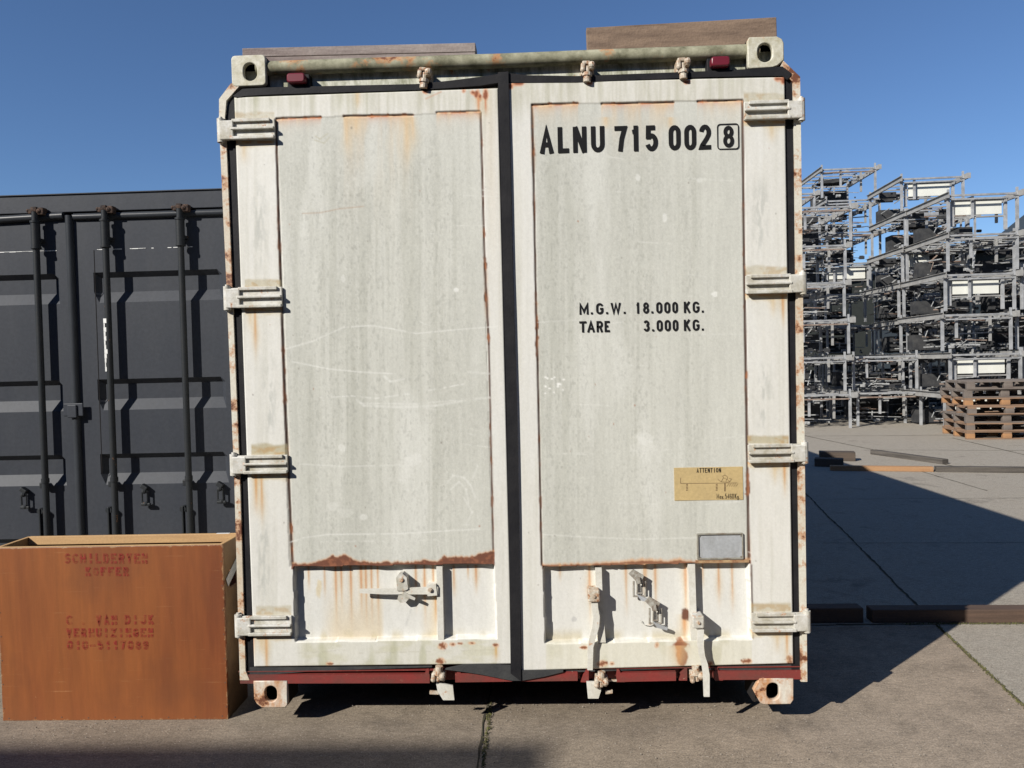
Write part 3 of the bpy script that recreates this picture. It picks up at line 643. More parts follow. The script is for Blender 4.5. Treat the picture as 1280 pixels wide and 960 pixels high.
dm, nt_, b_ = newmat('weathered_door_paint')
at = N(nt_, 'ShaderNodeVertexColor'); at.layer_name = 'paint'
n1 = noise(nt_, 260, 3, .7); n2 = noise(nt_, 40, 5, .7, (1, 1, .12))
cc = mix(nt_, 0.28, at.outputs[0], ramp(nt_, n1, [(.3, .36), (.7, .64)]), 'OVERLAY')
cc = mix(nt_, 0.22, cc, ramp(nt_, n2, [(.3, .36), (.7, .62)]), 'OVERLAY')
nt_.links.new(cc, b_.inputs['Base Color']); b_.inputs['Roughness'].default_value = .52
sc_ = N(nt_, 'ShaderNodeSeparateColor'); nt_.links.new(at.outputs[0], sc_.inputs[0])
rr = ramp(nt_, sc_.outputs[1], [(.1, .95), (.5, .55)]); nt_.links.new(rr, b_.inputs['Roughness'])
bump(nt_, b_, mix(nt_, .5, n1, n2), .12, .004)
def door(name, cor, parent):
    (ax, ay), (bx, by), (cx_, cy_), (dx_, dy_) = cor    # TL TR BR BL
    nu = int(max(bx-ax, cx_-dx_))+1; nv = int(max(dy_-ay, cy_-by))+1
    u = np.linspace(0, 1, nu)[None, :]; v = np.linspace(0, 1, nv)[:, None]
    px = (ax*(1-u)+bx*u)*(1-v)+(dx_*(1-u)+cx_*u)*v; py = (ay*(1-u)+by*u)*(1-v)+(dy_*(1-u)+cy_*u)*v
    ix = np.clip(px-CX0, 0, CW-1.001); iy = np.clip(py-CY0, 0, CH-1.001); i = ix.astype(int); j = iy.astype(int); fu = (ix-i); fv = (iy-j)
    def samp(A):
        f1, f2 = (fu, fv) if A.ndim == 2 else (fu[..., None], fv[..., None])
        return (A[j, i]*(1-f1)+A[j, i+1]*f1)*(1-f2)+(A[j+1, i]*(1-f1)+A[j+1, i+1]*f1)*f2
    c = samp(colr); d = samp(dep)
    X, Z = F(px, py, 0.0)
    edge = np.minimum(np.minimum(np.arange(nu)[None, :], nu-1-np.arange(nu)[None, :]), np.minimum(np.arange(nv)[:, None], nv-1-np.arange(nv)[:, None]))
    d = d+(edge == 0)*.003
    co = np.stack([X, d-.004, Z], -1).reshape(-1, 3)
    idx = np.arange(nu*nv).reshape(nv, nu)
    q = np.stack([idx[:-1, :-1], idx[1:, :-1], idx[1:, 1:], idx[:-1, 1:]], -1).reshape(-1, 4)
    # skirt
    ring = np.concatenate([idx[0, :-1], idx[:-1, -1], idx[-1, :0:-1], idx[:0:-1, 0]]); nr = len(ring)
    sk = co[ring].copy(); sk[:, 1] = .045; b0 = len(co); co = np.concatenate([co, sk]); r2 = np.arange(nr)+b0
    q2 = np.stack([ring, np.roll(ring, -1), np.roll(r2, -1), r2], -1)
    q = np.concatenate([q, q2]); c = c.reshape(-1, 3); c = np.concatenate([c, c[ring]])
    me = bpy.data.meshes.new(name); me.vertices.add(len(co)); me.vertices.foreach_set('co', co.ravel().astype(np.float32))
    me.loops.add(q.size); me.loops.foreach_set('vertex_index', q.ravel().astype(np.int32))
    me.polygons.add(len(q)); me.polygons.foreach_set('loop_start', (np.arange(len(q))*4).astype(np.int32))
    me.update(calc_edges=True)
    ca = me.color_attributes.new('paint', 'FLOAT_COLOR', 'POINT')
    ca.data.foreach_set('color', np.concatenate([c, np.ones((len(c), 1))], 1).ravel().astype(np.float32))
    me.polygons.foreach_set('use_smooth', np.ones(len(q), bool))
    me.materials.append(dm); me.validate()
    o = bpy.data.objects.new(name, me); col.objects.link(o); o.parent = parent; return o
dl = door('door', [(293, 122), (622.5, 110.5), (640, 829.5), (318, 833)], box)
dr = door('door', [(635.5, 104), (980.5, 96.5), (991.5, 829), (651.5, 838)], box)
dl['label'] = 'left door with a horizontal latch bar and rust runs'; dr['label'] = 'right door carrying the black numbers and two levers'

# ---- ribs in the lower recesses
for d_, q_ in ((dl, [(545.5, 708), (553, 708), (555, 799), (547.5, 799)]), (dr, [(744, 710), (752, 710), (755, 803), (747.5, 803)]), (dr, [(860, 705), (868.5, 705), (871.5, 801), (863.5, 801)])):
    MB().prism(pp(q_), -.004, .034).build('rib', white, d_)
# ---- hinges
def hinge(par, a, b, t, u, left):
    z1, z0 = fz((a+b)/2, t), fz((a+b)/2, u); h = z1-z0
    xo = fx(a if left else b, (t+u)/2); xi = fx(b if left else a, (t+u)/2); s = 1 if left else -1
    k = xo+s*.020
    def bx(mb, x_a, y_a, z_a, x_b, y_b, z_b, bev=.003): mb.box((min(x_a, x_b), y_a, z_a), (max(x_a, x_b), y_b, z_b), bev)
    st = MB()
    bx(st, k+s*.012, -.016, z0+.006, xi, -.003, z1-.010)
    bx(st, k+s*.05, -.034, z0+.003, xi, -.0165, z0+.017); bx(st, k+s*.05, -.034, z0+h*.44, xi, -.0165, z0+h*.55); bx(st, k+s*.055, -.028, z1-.022, xi-s*.02, -.0165, z1-.008, .002)
    bx(st, k-s*.002, -.030, z0+.004, k+s*.062, -.0162, z1-.014, .004)
    o = st.build('hinge', hingem, par)
    MB().cyl((k, -.012, z0-.004), (k, -.012, z1-.002), .0165, n=16).cyl((k, -.012, z0-.010), (k, -.012, z1+.006), .008, n=12).build('hinge_pin', hingem, o, smooth=True)
    bl = MB(); bx(bl, k-s*.004, .0, z0+.008, k+s*.03, .05, z1-.016, .002); bl.build('hinge_block', hingem, o)
for a in HL: hinge(dl, *a, True)
for a in HR: hinge(dr, *a, False)

# ---- lettering
T1 = [('A', 674, 692, 159.5, 192.2, 5.8), ('L', 697, 711, 159, 191.6, 5.8), ('N', 716, 733, 158.6, 191.1, 5.7), ('U', 738.5, 755.5, 158, 190.6, 5.8),
      ('7', 768, 783.5, 157.8, 189.6, 5.7), ('1', 787, 799.5, 157.3, 189.3, 5.7), ('5', 806, 822, 157, 189.0, 5.7),
      ('0', 835.5, 850.5, 156.8, 188.2, 5.6), ('0', 855, 870, 156.3, 187.8, 5.6), ('2', 873.5, 888.5, 156, 187.3, 5.6), ('8', 903.5, 917, 157.5, 184.5, 4.6)]
lt = letters('serial_number', T1, ink, dr, Y=-.0045)
bm_ = bmesh.new(); xa, za = fx(897, 187), fz(897, 187); xb, zb = fx(922.5, 155), fz(922.5, 155); rp = rrect(xa, za, xb, zb, .012); ribbon(bm_, rp+[rp[0]], .0048, y=-.0047)
me_ = bpy.data.meshes.new('check_digit_box'); bm_.to_mesh(me_); bm_.free(); me_.materials.append(ink); o_ = bpy.data.objects.new('check_digit_box', me_); col.objects.link(o_); o_.parent = dr
def row(spec, t_, sl=-.016):
    out = []
    for s_, x_, w_, top, h in spec:
        for k, ch in enumerate(s_):
            if ch == ' ': continue
            a, b = x_[k]; y_ = top+(a-724)*sl
            out.append((ch, a, b, y_, y_+h, t_))
    return out
M1 = row([('M.G.W.', [(724, 735.5), (738, 741), (745, 754), (757, 760), (763, 776), (779, 782)], 0, 379.2, 14),
          ('18.000', [(794, 799.5), (803.5, 811), (813.5, 816.5), (820, 827.5), (830, 837.5), (840, 847)], 0, 379.2, 14), ('KG.', [(854.5, 863), (865.5, 874), (876.5, 879.5)], 0, 379.2, 14)], 2.6)
M2 = row([('TARE', [(724, 733), (733.5, 743.5), (745.5, 753.5), (755.5, 762)], 0, 401.6, 14), ('3.000', [(804, 811.5), (814.5, 817.5), (820.5, 828), (830.5, 838), (840.5, 847.5)], 0, 401.6, 14), ('KG.', [(854.5, 863), (865.5, 874), (876.5, 879.5)], 0, 401.6, 14)], 2.6)
letters('gross_weight_lettering', M1, ink, dr, Y=-.0045); letters('tare_lettering', M2, ink, dr, Y=-.0045)
# ---- tan placard
tanm = worn('tan_sticker', (0.46, 0.345, 0.165), .5, dirt=(.40, .30, .15), dirt_amt=.6, dirt_scale=8, bmp=0.03)
brn = worn('brown_print', (0.07, 0.035, 0.025), .6, bmp=0)
xa, za = fx(843, 625.5), fz(843, 625.5); xb, zb = fx(928, 583), fz(928, 583)
pl = MB().prism([(xa, za), (xb, za-.001), (xb, zb), (xa, zb)], -.0046, -.0012).build('placard', tanm, dr)
it = []
for k, ch in enumerate('ATTENTION'): it.append((ch, 870.5+k*3.45, 870.5+k*3.45+2.8, 585.0-k*.05, 590.8-k*.05, .85))
for ch, x_, w_ in (('M', 895.5, 3), ('a', 899.2, 2.2), ('x', 901.8, 2), ('.', 904, 1), ('5', 906, 2.3), ('4', 908.9, 2.3), ('6', 911.8, 2.3), ('0', 914.7, 2.3), ('K', 918, 2.4), ('g', 920.8, 2.2), ('.', 923.4, 1)):
    it.append((ch, x_, x_+w_, 616.8, 623.2, .65))
letters('placard_text', it, ink, pl, Y=-.0052)
bm_ = bmesh.new()
def L_(pts, w_): ribbon(bm_, pp(pts), w_, y=-.0054)
L_([(850.5, 597), (850.5, 604), (905, 603.6), (921, 603.3)], .0014)
for x_ in (858.5, 895.5):
    for k in range(5): L_([(x_-1.2, 605.5+k*1.8), (x_+1.2, 605.0+k*1.8)], .0022)
L_([(905.8, 604), (905.8, 614)], .004)
for k in range(5): L_([(908+k*2.8, 608), (911+k*2.8, 604)], .0012)
L_([(897, 599), (901, 602), (904, 597), (903, 595), (906, 593.5), (909, 596), (908.5, 599), (912, 602), (914, 598.5), (911, 598)], .0014)
L_([(901, 602), (908, 602.5), (912, 602)], .0014); L_([(904, 597), (908, 599), (907, 602)], .0012)
me_ = bpy.data.meshes.new('placard_drawing'); bm_.to_mesh(me_); bm_.free(); me_.materials.append(brn); o_ = bpy.data.objects.new('placard_drawing', me_); col.objects.link(o_); o_.parent = pl
# ---- grey document plate in a raised frame
greyp = worn('bare_grey_plate', (0.36, 0.375, 0.39), .45, metal=.0, dirt=(.20, .20, .19), dirt_amt=.6, dirt_scale=14, stretch=(1, 1, .3))
frm = worn('plate_frame', (0.24, 0.235, 0.20), .7, dirt=(.12, .08, .05), dirt_amt=.8, dirt_scale=30)
xa, za = fx(871, 699.5), fz(871, 699.5); xb, zb = fx(928.5, 665.5), fz(928.5, 665.5)
o_ = plate('document_plate_frame', [rrect(xa, za, xb, zb, .006), rrect(xa+.008, za+.008, xb-.006, zb-.007, .003)], -.010, -.001, frm, dr, .0015)
MB().box((xa+.007, -.0035, za+.007), (xb-.005, -.001, zb-.006)).build('document_plate', greyp, dr)
rv = MB()
for x_ in (xa+.013, xb-.011):
    for z_ in (za+.012, zb-.012): rv.cyl((x_, -.0065, z_), (x_, -.0036, z_), .0035, n=8)
rv.build('rivets', frm, dr)
MB().prism(pp([(869, 700), (936, 699), (936, 702.5), (869, 703.5)]), -.009, -.001).build('plate_ledge', rustm, dr)

# ---- latch bar on the left door
hb = MB().prism(pp([(450, 735.5), (480, 735), (510, 734), (548, 732.5), (548, 742), (510, 742), (480, 742), (450, 740.5)]), -.012, -.004)
hb.build('latch_bar', white, dl)
lb = MB().prism(pp([(534, 730), (545.5, 729), (547, 743), (535, 744)]), -.016, .034); xx, zz = fx(538.5, 736), fz(538.5, 736)
o_ = lb.build('latch_pivot', white, dl); MB().cyl((xx, -.023, zz), (xx, -.016, zz), .010, n=12).cyl((xx, -.027, zz), (xx, -.023, zz), .006, n=8).build('bolt', lockm, o_)
lk = MB(); xx, zz = fx(502.5, 723), fz(502.5, 723)
lk.prism(pp([(497, 731), (496, 721), (499, 716.5), (504, 716), (509, 720), (511, 735), (507, 737), (497, 737)]), -.018, .034)
o_ = lk.build('latch_keeper', hingem, dl); MB().cyl((xx, -.024, zz), (xx, -.018, zz), .010, n=12).build('bolt', lockm, o_)
MB().prism(pp([(498, 744), (508, 738), (513, 746), (508, 752), (501, 753), (497, 749)]), -.006, .002).prism(pp([(505, 738), (520, 746), (519, 749), (503, 743)]), -.018, -.0125).build('latch_hook', hingem, dl)
# ---- levers on the right door
def lever(poly, cap, cap_r, y, par):
    st = MB()
    for (xa, ya, wa), (xb, yb_, wb) in zip(poly[:-1], poly[1:]):
        st.prism(pp([(xa-wa/2, ya), (xa+wa/2, ya), (xb+wb/2, yb_), (xb-wb/2, yb_)]), y, y+.010)
    o = st.build('lever', white, par)
    (cx_, cy_) = cap; x_, z_ = fx(cx_, cy_), fz(cx_, cy_)
    MB().box((x_-cap_r, y-.012, z_-cap_r*1.05), (x_+cap_r, .034, z_+cap_r*1.05), .006).build('lever_pivot', lockm if cy_ < 745 else hingem, o)
    MB().cyl((x_, y-.018, z_), (x_, y-.012, z_), .007, n=10).build('bolt', lockm, o)
lever([(742, 742, 7.5), (743, 757, 8), (745, 768, 8), (744, 780, 8.5), (740, 795, 8), (737.5, 806, 7), (737, 834, 6.5)], (741.5, 741.5), .026, -.034, dr)
lever([(744, 757, 5), (750, 772, 9), (752, 802, 10)], (746, 760), .006, -.012, dr)
lever([(873, 771, 9), (873, 785, 8), (872.5, 800, 7), (874, 812, 7), (878, 825, 7.5), (880, 838, 8), (880.5, 865, 7)], (869.5, 772.5), .026, -.050, dr)
# ---- retainer clips hanging in the middle recess
clipm = worn('clip_steel', (.34, .33, .29), .5, dirt=(.14, .10, .07), dirt_amt=.9, dirt_scale=60)
def clip(x, y, par, s=1.12):
    def q(a, b): X_, Z_ = F(x+a*s, y+b*s); return (float(X_), float(Z_))
    mb = MB(); Yc = .006
    pts = [q(2, 6), q(2, 23), q(15, 23), q(15, 6)]
    mb.tube([(p[0], Yc, p[1]) for p in pts], .0045, 8); pts = [q(6, 9), q(6, 20), q(12, 20), q(12, 9), q(6, 9)]
    mb.tube([(p[0], Yc+.004, p[1]) for p in pts], .003, 8)
    o = mb.build('retainer_loop', clipm, par, smooth=True)
    MB().prism([q(-4, -3), q(1, -8), q(13, -1), q(10, 7), q(5, 6)], -.010, -.002).prism([q(3, 0), q(8, 0), q(9, 7), q(4, 7)], -.022, -.0105).build('retainer_bracket', clipm, o)
    xx, zz = q(8, 3); MB().cyl((xx, -.016, zz), (xx, .034, zz), .008, n=10).build('bolt', lockm, o)
    MB().prism([q(5, 20), q(12, 23), q(22, 27), q(21, 30), q(10, 27)], -.006, .002).build('retainer_tongue', greyp, o)
clip(790, 720, dr); clip(810, 754, dr)
th = [(F(808+5*math.cos(a)*1.8+2, 776-8*math.sin(a)*-1*.9)) for a in np.linspace(0.1, 3.0, 9)]
MB().tube([(float(a), .02, float(b)) for a, b in th], .0018, 6).build('retainer_wire', white, dr)

# ---- cam keepers on the header and under the sill
def keeper(px_, py_, top):
    x, z = fx(px_, py_), fz(px_, py_)
    rs = random.Random(int(px_)); mb = MB(); s = 1 if top else -1
    mb.cyl((x, -.012, z-.055*s), (x, -.012, z-.020*s), .017, n=12); mb.cyl((x, -.012, z-.030*s), (x, -.012, z-.016*s), .022, n=12)
    mb.cyl((x, -.012, z-.018*s), (x, -.012, z+.012*s), .012, n=10)
    mb.box((x-.030, -.030, z-.006), (x-.010, .0, z+.024), .006); mb.box((x+.008, -.034, z-.004), (x+.030, .0, z+.030), .007)
    mb.box((x-.024, -.026, z+.018), (x+.012, .0, z+.034), .005); mb.ball((x+.018, -.026, z+.014), .016, 10); mb.ball((x-.02, -.022, z-.006), .012, 10)
    mb.box((x-.026, .0005, z-.02), (x+.030, .077, z+.03), .004)
    T = Matrix.Translation((x, 0, z)) @ Matrix.Rotation(R(rs.uniform(-8, 8)), 4, 'Y') @ Matrix.Translation((-x, 0, -z)); bmesh.ops.transform(mb.bm, matrix=T, verts=mb.bm.verts)
    mb.build('lock_keeper', lockm, box)
for a in ((531, 96), (734, 88), (853, 84)): keeper(*a, True)
for a in ((548, 846), (751, 853), (870, 846)): keeper(*a, False)
for a, q_ in ((0, [(545, 853), (566, 857), (568, 875), (554, 875), (547, 864)]), (1, [(733, 852), (752, 852), (751, 864), (748, 873), (735, 873)])):
    MB().prism(pp(q_, -.01), -.012, -.002).build('keeper_plate', white, box)
MB().prism(pp([(536.5, 865), (548, 865.5), (548, 869.5), (536.5, 869)]), .01, .02).prism(pp([(757, 865), (766, 864), (766, 868), (757, 869)]), .01, .02).prism(pp([(757, 850), (771, 850), (771, 852), (757, 852)]), .0, .01).build('keeper_stub', lockm, box)

# ---- bearers that carry the container
wood_dark = worn('dark_timber', (0.085, 0.062, 0.046), .9, dirt=(.03, .025, .02), dirt_amt=.7, dirt_scale=8, stretch=(.15, 1, 3))
for k, (y_, lb_) in enumerate(((1.5, 'dark timber bearer under the front of the white container'), (6.4, 'dark timber bearer under the far end of the white container'))):
    o = MB().box((-1.22, -.11, .0), (1.22, .11, .1), .006).build('timber_bearer', wood_dark, None, (0, y_, GZ)); tag(o, lb_, 'timber', 'bearers under the white container')

# ---- planks on the roof
plank_grey = worn('weathered_plank', (0.285, 0.245, 0.225), .9, dirt=(.12, .085, .08), dirt_amt=.85, dirt_scale=10, stretch=(.3, 1, 2.5), bmp=.4)
plank_brown = worn('brown_plank', (0.215, 0.150, 0.105), .9, dirt=(.105, .07, .05), dirt_amt=.8, dirt_scale=16, stretch=(.35, 1, 2), bmp=.4)
pk = MB().box((-.547, -.05, 0), (.547, .05, .138), .004).box((-.547, -.052, .1385), (.547, .052, .180), .003)
o = pk.build('roof_plank', plank_grey, None, (-.688, .21, 2.861)); o.rotation_euler = (0, R(.9), 0)
tag(o, 'long pale grey weathered plank lying on the left half of the container roof', 'plank')
o = MB().box((-.435, -.02, 0), (.435, .02, .236), .003).box((.20, -.0215, .075), (.215, -.0202, .09)).build('roof_plank', plank_brown, None, (.815, .20, 2.861)); o.rotation_euler = (0, R(-.9), 0)
tag(o, 'thick brown board standing on edge on the right half of the container roof', 'plank')

# ================================================================== DARK CONTAINER
dk = worn('anthracite_paint', (0.033, 0.037, 0.046), .5, dirt=(.048, .051, .058), dirt_amt=.55, dirt_scale=2.5, bmp=.08, fine=40, stretch=(1.5, 1, .5))
dk2 = worn('anthracite_rod_paint', (0.020, 0.023, 0.026), .5, dirt=(.03, .03, .03), dirt_amt=.5, dirt_scale=12, rust=.03, rust_scale=25)
drust = worn('rusty_black_steel', (0.022, 0.018, 0.018), .8, dirt=(.13, .08, .055), dirt_amt=.8, dirt_scale=60)
DY = 1.8; DCX = -3.105
dc = empty('shipping_container', (DCX, DY, GZ), 'dark anthracite grey container standing left of the white one with locking rods', 'container')
TOPZ = 2.79-GZ
db = MB().box((-1.219, .06, .15), (-1.18, 6.0, TOPZ-.004)).box((1.18, .06, .15), (1.219, 6.0, TOPZ-.004)).box((-1.18, 5.96, .15), (1.18, 6.0, TOPZ-.05)).box((-1.18, .12, .1), (1.18, 5.96, .15)).box((-1.18, .1, TOPZ-.05), (1.18, 5.96, TOPZ-.02))
db.build('body', dk, dc)
MB().box((-1.219, -.01, TOPZ-.125), (1.219, .058, TOPZ-.004), .004).box((-1.22, -.02, TOPZ-.004), (1.22, .05, TOPZ+.002)).build('header', dk, dc)
MB().box((-1.219, -.01, .0), (1.219, .058, .15), .004).build('sill', dk, dc)
MB().box((-1.219, -.012, .151), (-1.16, .058, TOPZ-.126), .004).build('corner_post', dk, dc)
MB().box((1.16, -.012, .151), (1.219, .058, TOPZ-.126), .004).build('corner_post', dk, dc)
Z0, Z1 = .165, TOPZ-.14
recz = [(2.254-GZ, 2.038-GZ), (1.501-GZ, 1.290-GZ), (.983-GZ, .771-GZ)]
recz = [(2.245-GZ, 2.035-GZ), (1.505-GZ, 1.290-GZ), (.985-GZ, .771-GZ), (.40-GZ, .20-GZ)]
def ddoor(xa, xb, pa, pb):
    """corrugated door leaf: frame border and a panel folded into horizontal recesses"""
    D = .038; prof = [(Z1-.10, 0.0)]
    prof = [(Z1, 0)]
    for t, b in recz: prof += [(t, 0), (t-.035, D), (b+.075, D), (b, 0)]
    prof += [(Z0, 0)]
    bm = bmesh.new()
    zs = [p[0] for p in prof]
    # panel strip pa..pb follows prof; borders xa..pa and pb..xb flat with chamfered ends
    xs = [(xa, 0), (pa, 0), (pa+.035, 1), (pb-.035, 1), (pb, 0), (xb, 0)]
    V = [[bm.verts.new((x, 0.0+dz*f_, z)) for z, dz in prof] for x, f_ in xs]
    for i in range(len(xs)-1):
        for j in range(len(prof)-1): bm.faces.new((V[i][j], V[i][j+1], V[i+1][j+1], V[i+1][j]))
    B = [[bm.verts.new((x, .055, z)) for z in (Z1, Z0)] for x in (xa, xb)]
    for x_i, k in ((0, 0), (len(xs)-1, 1)):
        bm.faces.new([V[x_i][j] for j in range(len(prof))]+[B[k][1], B[k][0]])
    bm.faces.new([V[i][0] for i in range(len(xs))]+[B[1][0], B[0][0]])
    bmesh.ops.recalc_face_normals(bm, faces=bm.faces)
    me = bpy.data.meshes.new('door'); bm.to_mesh(me); bm.free(); me.materials.append(dk)
    o = bpy.data.objects.new('door', me); col.objects.link(o); o.parent = dc; return o
def LX(px, py=400): return fx(px, py, DY)-DCX
ddL = ddoor(-1.155, -.018, -1.06, LX(74, 352)); ddR = ddoor(.018, 1.155, LX(117, 350), 1.06)
# weld lines of bare metal where the paint chipped
chip = worn('chipped_white_paint', (.70, .70, .68), .5, bmp=.1)
wl = MB(); rs = random.Random(5)
for a, b, zc, par in ((LX(0, 316)-.3, LX(71, 314), 2.404, 0), (LX(117, 312), 1.0, 2.402, 1)):
    x = a
    while x < b:
        w_ = rs.uniform(.008, .05)
        if rs.random() < (.9 if par == 0 else .4): wl.box((x, -.0022, zc-GZ-rs.uniform(.0, .003)), (min(x+w_, b), .0, zc-GZ+.002))
        x += w_+.002
wl.build('chipped_weld', chip, dc)
MB().box((LX(117, 312), -.0018, .95), (LX(117, 312)+.004, .001, 2.50)).build('panel_seam', blackm, ddR)
# gaskets: horizontal tubes under the header, vertical tube on the seam
gt = MB().cyl((-1.15, -.012, 2.610-GZ), (-.03, -.012, 2.640-GZ), .026, n=14).cyl((.04, -.006, 2.630-GZ), (1.15, -.006, 2.630-GZ), .024, n=14)
gm_ = worn('grey_seal', (0.036, 0.040, 0.046), .36, dirt=(.028, .030, .034), dirt_amt=.6, dirt_scale=7, bmp=.05)
gt.build('top_seal', gm_, dc, smooth=True)
MB().cyl((.005, -.008, .15), (.005, -.008, 2.64-GZ), .026, n=14).build('centre_seal', gm_, dc, smooth=True)
MB().box((-.07, -.040, 1.255-GZ), (.07, -.030, 1.345-GZ), .006).box((-.035, -.052, 1.245-GZ), (.03, -.041, 1.335-GZ), .006).build('seal_clamp', dk, dc)
def rod(px0, py0, par, white_chip=False):
    x = LX(px0, py0); zt = fz(px0, py0, DY-.09)-GZ-.03
    xs = x*1.0; Yr = -.058
    o = MB().cyl((xs, Yr, .14), (xs, Yr, zt), .0215, n=14).build('lock_rod', dk2, par, smooth=True)
    sv = MB().cyl((xs, Yr, zt-.245), (xs, Yr, zt-.06), .0295, n=14).cyl((xs, Yr, zt-.252), (xs, Yr, zt-.240), .033, n=14).cyl((xs, Yr, zt-.075), (xs, Yr, zt-.062), .034, n=14).cyl((xs, Yr, .90), (xs, Yr, .93), .026, n=14)
    sv.box((xs-.03, Yr, zt-.20), (xs+.03, -.002, zt-.18)).build('rod_sleeve', dk2, o, smooth=True)
    kp = MB().box((xs-.045, Yr-.01, zt-.012), (xs-.012, -.012, zt+.022), .006).box((xs+.012, Yr-.008, zt-.02), (xs+.062, -.012, zt+.03), .008).box((xs-.02, Yr-.018, zt+.0), (xs+.02, -.012, zt+.034), .006).ball((xs+.03, Yr, zt+.005), .02, 8).ball((xs-.045, Yr, zt+.01), .014, 8)
    kp.build('cam_keeper', drust, o, smooth=True)
    MB().box((xs-.05, -.05, .86-GZ*0), (xs-.012, -.002, .90), .004).bar((xs-.055, Yr+.02, .72), (xs-.055, Yr+.02, .30), .012, .035, .003).cyl((xs-.055, Yr+.01, .70), (xs-.055, -.002, .70), .022, n=12).build('rod_handle', dk2, o)
    if white_chip:
        r_ = random.Random(2); cm = MB()
        for k in range(12):
            za = 1.92-GZ-k*.03; cm.box((xs-.021-r_.uniform(0, .002), Yr-.023, za-.031), (xs-.021+r_.uniform(.006, .020), Yr-.0170, za), 0)
        cm.build('chipped_paint', chip, o)
rod(50, 258, ddL); rod(136, 256, ddR, True); rod(229, 254, ddR)
def dclip(px_, py_):
    x = LX(px_, py_); z = fz(px_, py_, DY)-GZ
    mb = MB().box((x-.05, -.04, z+.02), (x+.0, -.0, z+.05), .006, Matrix.Translation((x, 0, z)) @ Matrix.Rotation(R(35), 4, 'Y') @ Matrix.Translation((-x, 0, -z)))
    mb.ball((x, -.03, z+.015), .018, 8).tube([(x-.015, -.03, z+.01), (x-.015, -.03, z-.06), (x+.03, -.03, z-.075)], .006, 8).tube([(x+.02, -.03, z+.02), (x+.02, -.03, z-.07)], .005, 8)
    mb.box((x-.02, -.045, z-.085), (x+.045, -.025, z-.065), .005).ball((x+.015, -.035, z-.07), .016, 8)
    mb.build('handle_retainer', drust if False else dk2, dc)
dclip(33, 620); dclip(183, 616); dclip(277, 613)

# ================================================================== PLYWOOD CRATE
def ply():
    m_, nt, b = newmat('varnished_plywood')
    n1 = noise(nt, 3.2, 5, .6, (1, 1, .16)); n2 = noise(nt, 26, 5, .7, (1, 1, .09)); n3 = noise(nt, 150, 2, .6, (.12, 1, 1), off=(3, 0, 0)); n4 = noise(nt, 5, 4, .6, off=(9, 0, 0))
    c = mix(nt, ramp(nt, n1, [(.35, 0.), (.7, 1.)]), (.240, .076, .018), (.155, .042, .012))
    c = mix(nt, .5, c, ramp(nt, n2, [(.3, .36), (.7, .64)]), 'OVERLAY')
    s = noise(nt, 5, 6, .8, (.5, 1, 22), off=(1, 0, 2))
    c = mix(nt, mix(nt, 1., ramp(nt, s, [(.605, 0.), (.65, .42)]), ramp(nt, n4, [(.40, 0.), (.6, 1.)]), 'MULTIPLY'), c, (.52, .29, .13))
    s2 = noise(nt, 20, 5, .8, off=(7, 0, 2)); c = mix(nt, ramp(nt, s2, [(.69, 0.), (.71, .8)]), c, (.45, .26, .12))
    tc = N(nt, 'ShaderNodeTexCoord'); sp_ = N(nt, 'ShaderNodeSeparateXYZ'); nt.links.new(tc.outputs['Object'], sp_.inputs[0])
    def mth(op, a, b_=None):
        n = N(nt, 'ShaderNodeMath', operation=op)
        for k_, v_ in enumerate((a, b_)):
            if v_ is None: continue
            if isinstance(v_, (int, float)): n.inputs[k_].default_value = v_
            else: nt.links.new(v_, n.inputs[k_])
        return n.outputs[0]
    ex = mth('SUBTRACT', .545, mth('ABSOLUTE', sp_.outputs[0])); ez = mth('MINIMUM', sp_.outputs[2], mth('SUBTRACT', .828, sp_.outputs[2]))
    ed = mth('MINIMUM', ex, ez); en = noise(nt, 30, 5, .8, off=(2, 5, 1))
    c = mix(nt, ramp(nt, mth('SUBTRACT', en, mth('MULTIPLY', ed, 14.0)), [(.47, 0.), (.55, .9)]), c, (.33, .20, .10))
    sm = noise(nt, 2.2, 4, .6, off=(4, 1, 9)); c = mix(nt, ramp(nt, sm, [(.5, 0.), (.75, .45)]), c, (.10, .035, .015))
    nt.links.new(c, b.inputs['Base Color']); b.inputs['Roughness'].default_value = .5; bump(nt, b, mix(nt, .5, n2, n3), .08, .003); return m_
plym = ply()
pale = worn('pale_wood', (.46, .29, .13), .7, dirt=(.33, .19, .09), dirt_amt=.6, dirt_scale=9, stretch=(.2, 1, 3))
inner = worn('crate_inner_ply', (.23, .105, .05), .7, dirt=(.15, .06, .03), dirt_amt=.7, dirt_scale=5)
dullply = worn('dull_side_ply', (.17, .10, .045), .75, dirt=(.09, .05, .025), dirt_amt=.7, dirt_scale=6)
cr_ = empty('plywood_crate', (-1.925, .1, GZ), 'open topped orange brown plywood crate with faded red stencil, left of the white container', 'crate')
CWD, CD, CHT = .545, .245, .828
MB().box((-CWD, 0, .0), (CWD, .014, CHT), .002).build('front_panel', plym, cr_)
MB().box((-CWD-.025+.025, CD-.014, 0), (CWD, CD, CHT), .0015).build('back_panel', inner, cr_)
def side(x0_, x1_):
    return MB().box((x0_, .0145, 0), (x1_, CD-.0145, CHT), .0015)
side(-CWD, -CWD+.014).build('side_panel', dullply, cr_)
